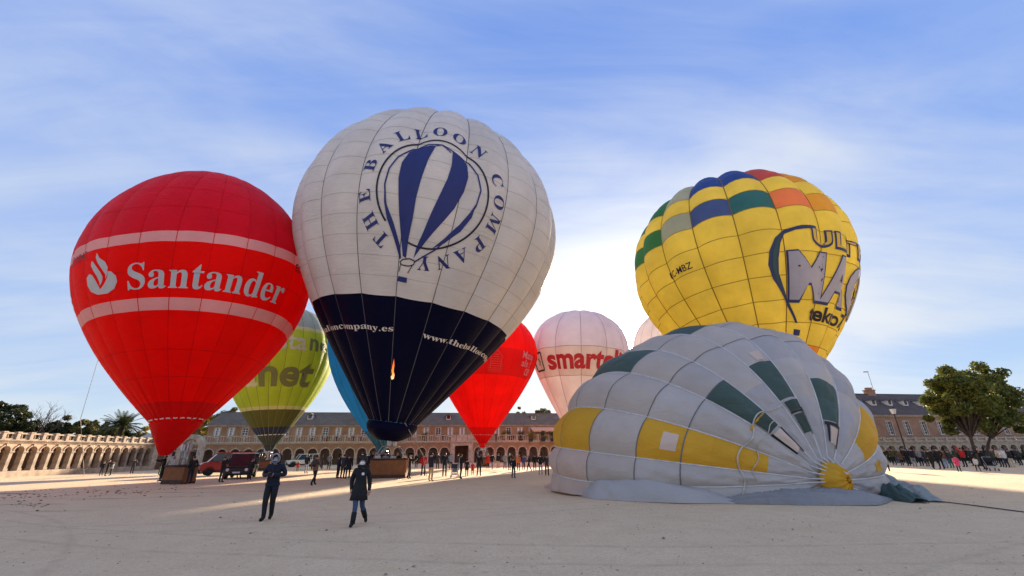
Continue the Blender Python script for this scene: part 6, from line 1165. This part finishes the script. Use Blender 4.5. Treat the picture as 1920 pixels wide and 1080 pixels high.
# right-hand crowd
for (px, py, hd, po, fc, top, legs, sh, hr, lab) in [
 (1665, 884, 838, 'pockets', 150, 'black', 'black', 'black', 'hairdark', 'person in black closest to the grey balloon in the crowd'),
 (1679, 872, 838, 'stand', 170, 'olive', 'black', 'black', 'hairdark', 'person in an olive coat second from the grey balloon'),
 (1693, 873, 844, 'coat', 180, 'brown', 'black', 'black', 'hairbrown', 'person in a tan brown coat left of the lantern post'),
 (1706, 874, 838, 'stand', 180, 'black', 'black', 'black', 'hairdark', 'person in black at the foot of the lantern post'),
 (1717, 876, 838, 'photo', 170, 'navy', 'grey', 'white', 'hairdark', 'person in navy with pale grey trousers by the lantern post'),
 (1730, 874, 838, 'pockets', 180, 'grey', 'navy', 'black', 'hairgrey', 'person in a grey jacket right of the lantern post'),
 (1741, 875, 840, 'stand', 180, 'charcoal', 'charcoal', 'black', 'hairdark', 'person in charcoal behind the black and white couple'),
 (1752, 880, 839, 'walk', 120, 'black', 'black', 'black', 'hairdark', 'person in black striding in front of the crowd'),
 (1768, 880, 837, 'pockets', 160, 'black', 'navy', 'black', 'hairdark', 'tall person in black with navy trousers in mid crowd'),
 (1776, 878, 840, 'stand', 180, 'brown', 'paleblue', 'black', 'hairbrown', 'person in brown with pale jeans in mid crowd'),
 (1787, 878, 841, 'photo', 170, 'charcoal', 'teal', 'black', 'hairdark', 'person with teal trousers in mid crowd'),
 (1800, 885, 853, 'coat', 120, 'pink', 'black', 'black', 'hairdark', 'child in a pink skirt in front of the crowd'),
 (1812, 876, 837, 'raised', 180, 'red', 'black', 'black', 'hairdark', 'person in a bright red jacket at the plane tree trunk'),
 (1828, 874, 838, 'stand', 180, 'charcoal', 'black', 'black', 'hairdark', 'person in charcoal right of the plane tree trunk'),
 (1836, 884, 856, 'walk', 150, 'white', 'charcoal', 'black', 'hairbrown', 'child in a pale patterned top beside the crowd pushchair'),
 (1849, 881, 838, 'reach', -80, 'black', 'black', 'black', 'hairdark', 'person in black pushing the crowd pushchair'),
 (1868, 873, 840, 'stand', 180, 'olive', 'charcoal', 'black', 'hairgrey', 'person in olive behind the crowd pushchair'),
 (1881, 876, 838, 'pockets', 180, 'cream', 'navy', 'black', 'hairbrown', 'person in a cream top near the picture edge'),
 (1891, 877, 838, 'stand', 170, 'white', 'charcoal', 'black', 'hairgrey', 'person in a white jacket near the picture edge'),
 (1901, 877, 839, 'photo', 175, 'black', 'cream', 'white', 'hairdark', 'person in black with cream trousers near the picture edge'),
 (1916, 873, 838, 'stand', 180, 'charcoal', 'black', 'black', 'hairdark', 'person in charcoal at the very edge of the picture')]:
    person(lab, px, py, hd, po, fc, top, legs, sh, hr, K3)
ORD = ['first', 'second', 'third', 'fourth', 'fifth', 'sixth', 'seventh', 'eighth', 'ninth', 'tenth', 'eleventh', 'twelfth', 'thirteenth', 'fourteenth', 'fifteenth']
# extra onlookers standing deeper in the same crowd
for i, px in enumerate((1672, 1686, 1699, 1723, 1736, 1747, 1760, 1782, 1795, 1820, 1843, 1858, 1873, 1886, 1908)):
    person('onlooker in dark clothes, %s from the grey balloon in the back row before the hedge' % ORD[i], px, 869, 839, ('stand', 'pockets', 'coat')[i % 3], 180+(i*29) % 40-20, ('black', 'olive', 'navy', 'brown', 'charcoal', 'jeans', 'teal')[i % 7], ('black', 'jeans', 'charcoal')[i % 3], 'black', ('hairdark', 'hairbrown', 'hairgrey')[i % 3], 'back row of the crowd')
for i, (px, top, legs) in enumerate(((603, 'olive', 'jeans'), (616, 'grey', 'black'), (676, 'black', 'jeans'), (684, 'brown', 'black'), (757, 'cream', 'navy'), (780, 'black', 'charcoal'), (845, 'paleblue', 'black'), (858, 'charcoal', 'jeans'), (915, 'red', 'black'), (923, 'black', 'grey'), (934, 'navy', 'beige'), (947, 'grey', 'jeans'), (955, 'black', 'black'))):
    person('visitor in %s, %s from the white off-roader in the line before the far arches' % ({'paleblue': 'pale blue'}.get(top, top), ORD[i]), px, 878+(i*7) % 5, 849, ('stand', 'pockets', 'photo', 'coat', 'walk')[i % 5], 180+(i*47) % 80-40, top, legs, 'black', ('hairdark', 'hairbrown', 'hairgrey')[i % 3], 'visitors before the far arches')
# people on the terrace behind the balustrade
for i, px in enumerate((572, 586, 603, 614, 631, 648, 662, 676, 752, 768, 830, 930)):
    p = at(px, 820, 82.3); person('onlooker on the far terrace, %s from the lime balloon along the balustrade' % ORD[i], 0, 0, 0, 'pockets', (i*31) % 50-25, ('black', 'charcoal', 'navy', 'brown')[i % 4], 'black', 'black', 'hairdark', 'onlookers on the terrace', loc=(p.x, p.y, 3.6), h=1.7)

# --- the two walkers in front
def walker(name_label, px, py, h, pose, mats, face, **kw):
    g = ground_at(px, py); g.z = -0.015; V, F, fm = body(pose, 2, fingers=True, **kw)
    o = obj('person', mesh('person', V, F, [CL[k] for k in mats], fm, True), None, g, R(face), scale=h/1.765); return tag(o, name_label, 'person')
p1 = walker('person in a dark navy hooded jacket walking with both hands together at the chest', 499, 976, 1.83,
    dict(ell=(.305, .04, 1.17), wrl=(.11, -.23, 1.18), hal=(.035, -.27, 1.20), elr=(-.305, .04, 1.17), wrr=(-.11, -.23, 1.17), har=(-.035, -.27, 1.18), curll=(-.3, -.5, .3), curlr=(.3, -.5, .3),
         hil=(.095, 0, .88), knl=(.07, .02, .50), anl=(.035, .17, .13), tol=(.05, .05, .05), knr=(-.07, -.10, .50), anr=(-.045, -.10, .085), tor=(-.06, -.26, .05), shl=(.185, .01, 1.41), shr=(-.185, .01, 1.41)),
    ('navy', 'black', 'black', 'skin', 'hairdark'), 4, coat=1.24, legw=1.12)
def ring(o, name, m, c, rx, ry, rz, tube, n=28, a0=0, a1=360, tilt=0.0, squash=1.0):
    pts = []
    for i in range(n+1):
        a = R(a0+(a1-a0)*i/n); pts.append((c[0]+rx*math.cos(a), c[1]+ry*math.sin(a)*math.sin(tilt), c[2]+rz*math.sin(a)))
    MB().tube(pts, tube, 8).build(name, m, o, smooth=True)
# hood, its pale lining, scarf over the mouth, camera in the hands, zip, pocket
V = []; n = 22
for j, (t_, rr) in enumerate([(0, .098), (.25, .122), (.55, .128), (.85, .10), (1.0, .03)]):
    for i in range(n):
        a = 2*math.pi*i/n; V.append((rr*math.cos(a)*1.02, -.075+.205*t_, 1.615+rr*math.sin(a)*1.12))
hd_ = obj('hood', mesh('hood', V, [(j*n+i, j*n+(i+1) % n, (j+1)*n+(i+1) % n, (j+1)*n+i) for j in range(4) for i in range(n)]+[tuple(range(4*n, 5*n))], CL['navy'], smooth=True), p1)
pts = [(.106*math.cos(2*math.pi*i/26), -.082-.012*math.sin(2*math.pi*i/26*3), 1.612+.118*math.sin(2*math.pi*i/26)) for i in range(27)]
MB().tube(pts, .026, 8).build('hood_lining', CL['grey'], hd_, smooth=True)
MB().ellipsoid((0, -.082, 1.565), (.062, .036, .05), 14, 9).build('face_mask', mat('mask_grey', (.34, .33, .38), .7, .1, 10), p1, smooth=True)
for sx in (-1, 1): MB().ellipsoid((sx*.03, -.094, 1.632), (.013, .006, .007), 8, 6).build('eye', CL['black'], p1, smooth=True)
MB().lathe([(.10, 1.47), (.125, 1.50), (.118, 1.535), (.09, 1.55)], 18, (0, .005, 0), caps=False).build('collar', CL['navy'], p1, smooth=True)
cm = MB(); cm.box(-.075, .075, -.335, -.265, 1.155, 1.245); cm = cm.build('camera', CL['black'], p1, bevel=.01); MB().lathe([(.036, -.335), (.036, -.40), (.03, -.405)], 14, (0, 0, 1.20), axis='y').build('lens', DARK, cm, smooth=True)
MB().tube([(0, -.165, 1.47), (0, -.163, 1.25), (0, -.152, .98)], .006, 5).build('zip', CL['charcoal'], p1)
MB().lathe([(.182, .885), (.196, .905), (.196, .945), (.186, .965)], 22, caps=False).build('jacket_hem', CL['navy'], p1, smooth=True).scale = (1, .78, 1)

p2 = walker('person in a black coat, blue jeans and white face mask walking across the sand', 667, 986, 1.72,
    dict(shl=(.165, .005, 1.405), shr=(-.165, .005, 1.405), ell=(.245, .05, 1.13), wrl=(.255, -.03, .90), hal=(.25, -.06, .80), elr=(-.24, .09, 1.14), wrr=(-.22, .02, .93), har=(-.21, -.02, .84), curll=(-.2, -.5, 0), curlr=(.2, -.5, 0),
         knl=(.10, .06, .50), anl=(.20, .34, .20), tol=(.24, .22, .06), knr=(-.05, -.16, .51), anr=(-.075, -.26, .10), tor=(-.11, -.41, .06), hil=(.09, .01, .88), hir=(-.09, -.01, .88)),
    ('black', 'jeans', 'black', 'skin', 'hairdark'), 14, coat=1.16, long_coat=True)
V, F = leaf_cloud([(random.gauss(0, .035), .045+random.gauss(0, .03), 1.655+random.gauss(0, .045), .085) for _ in range(18)], 60, .020, 1.0)
hb_ = MB().ellipsoid((0, .042, 1.668), (.125, .112, .115), 18, 12).build('hair', CL['hairdark'], p2, smooth=True)
obj('curls', mesh('curls', V, F, CL['hairdark']), hb_)
mk = MB().ellipsoid((0, -.085, 1.570), (.066, .045, .054), 16, 10).build('face_mask', mat('mask_white', (.78, .78, .78), .6, .04, 10), p2, smooth=True)
MB().lathe([(.012, -.131), (.010, -.136)], 10, (.022, 0, 1.567), axis='y').build('mask_valve', CL['grey'], mk)
for sx in (-1, 1): MB().ellipsoid((sx*.03, -.092, 1.633), (.013, .006, .007), 8, 6).build('eye', CL['black'], p2, smooth=True)
MB().lathe([(.038, -.158), (.038, -.166)], 16, (-.075+.13, .012, 1.30), axis='y').build('badge', mat('badge_white', (.72, .72, .78), .6, .1, 30), p2)
MB().lathe([(.11, 1.45), (.13, 1.49), (.12, 1.53)], 18, caps=False).build('collar', CL['black'], p2, smooth=True)
for sx, kn, an in ((1, (.135, .16, .39), (.195, .33, .19)), (-1, (-.057, -.195, .36), (-.073, -.258, .09))): MB().tube([kn, ((kn[0]+an[0])/2, (kn[1]+an[1])/2, (kn[2]+an[2])/2), an], [.070, .068, .062], 12).build('boot', CL['black'], p2, smooth=True)

# ------------------------------------------------------------------ pushchairs
def pushchair(px, py, h, label, face, frame, seat):
    g = ground_at(px, py); o = thing('pushchair', label, 'pushchair', g, R(face), 'pushchairs'); mb = MB()
    for s in (-1, 1): mb.tube([(s*.24, -.35, .10), (s*.24, .15, .55), (s*.24, .45, 1.02)], .016, 6); mb.tube([(s*.24, .35, .12), (s*.24, .0, .55)], .016, 6)
    mb.tube([(-.24, .45, 1.02), (.24, .45, 1.02)], .020, 6); mb.tube([(-.24, -.35, .10), (.24, -.35, .10)], .014, 6); mb.build('frame', STEEL, o)
    MB().prism([(-.28, .0), (.15, .0), (.30, .42), (.22, .45), (.08, .08), (-.26, .07)], -.2, .2).build('seat', seat, o, loc=(0, .0, .38), rz=R(90))
    V = []; n = 10
    for j in range(7):
        a = R(-10+j*20); V += [(-.22+.44*i/n, .18-.26*math.cos(a)*(1-.15*abs(i-n/2)/n), .72+.26*math.sin(a)) for i in range(n+1)]
    obj('canopy', mesh('canopy', V, [(j*(n+1)+i, j*(n+1)+i+1, (j+1)*(n+1)+i+1, (j+1)*(n+1)+i) for j in range(6) for i in range(n)], frame, smooth=True), o)
    MB().box(-.2, .2, -.15, .28, .20, .32).build('basket_tray', CL['white'], o, bevel=.03)
    for sx in (-1, 1):
        for y, r in ((-.35, .10), (.35, .12)):
            MB().lathe([(r*.6, -.02), (r, -.02), (r, .02), (r*.6, .02)], 16, (sx*.25, y, r), axis='x').build('wheel', DARK, o)
pushchair(852, 896, 1.0, 'pushchair with grey canopy in the middle of the square', 0, CL['charcoal'], CL['grey']); pushchair(1862, 883, 1.0, 'black pushchair at the front of the right-hand crowd', -30, CL['black'], CL['black'])

# ------------------------------------------------------------------ vehicles
def paint(name, c, r=.28): 
    m = mat(name, c, r, .05, 2, spec=.6); return m
TYRE = mat('tyre', (.015, .015, .016), .85, .2, 9); RIMM = mat('wheel_rim', (.40, .40, .42), .35, .1, 5, metal=.8); LAMP = mat('head_lamp', (.72, .74, .76), .12, .05, 4); PLATE = mat('number_plate', (.68, .68, .66), .5, .05, 4); TAIL = mat('tail_lamp', (.35, .01, .01), .3, .1, 4)
def vehicle(name, label, cat, loc, rz, L, Wd, H, body_m, kind='offroad', roof_m=None, sill=.42, wheel=.38, belt=1.02):
    """nose towards -Y"""
    o = thing(name, label, cat, loc, rz); a = Wd/2; f, b = -L/2, L/2; roof_m = roof_m or body_m
    if kind == 'van': nose, ws0, ws1, rb, bh = f+.15, f+.55, f+1.25, b-.02, belt
    else: nose, ws0, ws1, rb, bh = f+.05, f+1.30, f+1.75, b-.12, belt
    hood_z = bh-.03 if kind == 'offroad' else bh+.02
    # lower body: side profile with wheel arches, as a loft with rounded shoulders
    prof = [(f, sill+.02), (f, hood_z-.22), (nose+.05, hood_z-.05), (ws0, hood_z+.02), (b-.03, bh+.02), (b, bh-.1), (b, sill+.02)]
    mb = MB(); V = []; F = []; n = len(prof)
    for y, sx in ((0, -a+.0), (0, a-.0)): V += [(sx, q[0], q[1]) for q in prof]
    F = [tuple(range(n)), tuple(range(2*n-1, n-1, -1))]+[(i, n+i, n+(i+1) % n, (i+1) % n) for i in range(n)]; mb.add(V, F)
    mb.build('body', body_m, o, bevel=.05, seg=2)
    MB().box(-a+.08, a-.08, f+.25, b-.2, sill-.14, sill+.05).build('chassis', DARK, o)
    # cabin with pillars and glazed openings
    gl_ = MB(); i_ = .11; V = [(-a+.05, ws0, bh), (a-.05, ws0, bh), (a-.05, rb, bh), (-a+.05, rb, bh), (-a+i_, ws1, H-.09), (a-i_, ws1, H-.09), (a-i_, rb-.12, H-.09), (-a+i_, rb-.12, H-.09)]
    gl_.add(V, [(0, 3, 2, 1), (4, 5, 6, 7), (0, 1, 5, 4), (1, 2, 6, 5), (2, 3, 7, 6), (3, 0, 4, 7)]); cab = gl_.build('cabin_glass', GLASS, o)
    MB().box(-a+i_-.03, a-i_+.03, ws1-.06, rb-.06, H-.088, H).build('roof', roof_m, o, bevel=.035, seg=2)
    P = lambda t, s, k: Vector(V[k]).lerp(Vector(V[k+4]), t)
    def pil(k, m, r=.045): MB().tube([tuple(Vector(V[k])), tuple(Vector(V[k+4]))], r, 6).build('pillar', m, o, smooth=True)
    for k in range(4): pil(k, body_m)
    for t_ in ((.36, .68) if kind == 'offroad' else (.30, .64)):
        for s_ in (0, 1):
            k0, k1 = (0, 3) if s_ == 0 else (1, 2); p_ = Vector(V[k0]).lerp(Vector(V[k1]), t_); q_ = Vector(V[k0+4]).lerp(Vector(V[k1+4]), t_); MB().tube([tuple(p_), tuple(q_)], .05, 6).build('pillar', body_m, o)
    for s_ in (-1, 1):
        if kind == 'van': MB().box(s_*a-.006, s_*a+.006, ws1+1.3, b-.3, bh+.0, H-.25).build('side_panel', body_m, o)
        w_ = MB(); 
        for y in (f+.78, b-.78):
            tr_ = MB().lathe([(wheel*.62, -.11), (wheel*.96, -.11), (wheel, -.07), (wheel, .07), (wheel*.96, .11), (wheel*.62, .11)], 24, (s_*(a-.10), y, wheel), axis='x').build('wheel', TYRE, o, smooth=False)
            MB().lathe([(wheel*.63, -.06), (wheel*.2, -.085), (wheel*.1, -.09)] if s_ < 0 else [(wheel*.63, .06), (wheel*.2, .085), (wheel*.1, .09)], 18, (s_*(a-.10), y, wheel), axis='x').build('rim', RIMM, tr_)
            pts = [(s_*(a+.012), y+(wheel+.07)*math.cos(R(q)), wheel+(wheel+.07)*math.sin(R(q))) for q in range(0, 181, 15)]; MB().tube(pts, .04, 6).build('wheel_arch', DARK, o)
        hl = MB(); hl.lathe([(.115, -.03), (.115, .03)] if kind == 'offroad' else [(.10, -.03), (.10, .03)], 16, (s_*(a-.26), f-.005, hood_z-.30), axis='y'); hl.build('headlight', LAMP, o)
        MB().box(s_*(a-.14)-.05, s_*(a-.14)+.05, b-.02, b+.012, bh-.35, bh-.1).build('tail_light', TAIL, o)
        MB().box(s_*(a+.12)-.09, s_*(a+.12)+.09, ws0+.28, ws0+.36, bh+.06, bh+.26).build('mirror', DARK, o, bevel=.02)
        for y in (ws1+.55, ws1+1.45): MB().box(s_*(a+.006)-.012, s_*(a+.006)+.012, y, y+.14, bh-.12, bh-.09).build('door_handle', DARK, o)
    g_ = MB()
    for k in range(5): g_.box(-a+.42, a-.42, f-.022, f+.02, hood_z-.43+k*.055, hood_z-.40+k*.055)
    g_.build('grille', DARK, o); MB().box(-a+.02, a-.02, f-.10, f+.06, sill-.02, sill+.16).build('bumper', DARK, o, bevel=.03); MB().box(-a+.02, a-.02, b-.05, b+.08, sill-.02, sill+.14).build('bumper', DARK, o, bevel=.03)
    MB().box(-.26, .26, f-.118, f-.102, sill+.02, sill+.13).build('number_plate', PLATE, o)
    return o
def on(px, py): g = ground_at(px, py); return (g.x, g.y, 0)
x_, y_, _ = on(421, 899)
v1 = vehicle('offroad_car', 'black boxy off-roader with pale roof parked facing the square', 'car', (x_, y_+2.0, 0), R(22), 4.2, 1.82, 1.95, paint('paint_black', (.014, .014, .018)), roof_m=paint('paint_silver', (.55, .55, .57)), wheel=.40)
mb = MB()
for s in (-1, 1): mb.tube([(s*.62, -.1, 2.05), (s*.62, 1.6, 2.05)], .02, 6)
for k in range(5): mb.tube([(-.66, k*.4, 2.05), (.66, k*.4, 2.05)], .018, 6)
for s in (-1, 1):
    for k in (0.1, 1.5): mb.tube([(s*.62, k, 1.94), (s*.62, k, 2.05)], .018, 5)
mb.build('roof_rack', DARK, v1)
x_, y_, _ = on(388, 893); vr = vehicle('red_van', 'red panel van with open side behind the black off-roader', 'van', (x_+.2, y_+2.2, 0), R(-50), 4.4, 1.85, 2.05, paint('paint_red', (.30, .010, .010)), kind='van', wheel=.34, belt=1.15)
x_, y_, _ = on(555, 876); vw = vehicle('white_offroad_car', 'white off-roader with black windscreen in front of the far arcade', 'car', (x_, y_+1.8, 0), R(-52), 4.5, 1.85, 1.85, paint('paint_white', (.72, .72, .71)), wheel=.37)
# trailer behind the van
x_, y_, _ = on(368, 889); tl = thing('balloon_trailer', 'small dark trailer next to the red panel van', 'trailer', (x_-.2, y_+1.2, 0), R(-70))
MB().box(-.75, .75, -1.1, 1.1, .45, .52).build('bed', DARK, tl)
for s in (-1, 1): MB().box(s*.75-.02, s*.75+.02, -1.1, 1.1, .525, .85).build('side_board', DARK, tl); MB().lathe([(.16, -.08), (.28, -.08), (.28, .08), (.16, .08)], 18, (s*.86, 0, .28), axis='x').build('wheel', TYRE, tl)
MB().tube([(-.4, -1.1, .48), (0, -2.0, .45), (.4, -1.1, .48)], .035, 6).build('drawbar', DARK, tl)
# stone bench blocks along the arcade
for px, py, lab in ((45, 893.5, 'stone block bench nearest the picture edge by the garden arcade'), (98, 890, 'stone block bench below the fifth arch of the garden arcade')):
    g = ground_at(px, py); t_ = thing('stone_bench', lab, 'bench', (g.x, g.y, 0), LZ, 'stone benches'); MB().box(-.6, .6, -.2, .2, .28, .40).build('seat', STONE, t_, bevel=.02)
    for s in (-.4, .4): MB().box(s-.1, s+.1, -.16, .16, 0, .278).build('leg', STONE, t_)
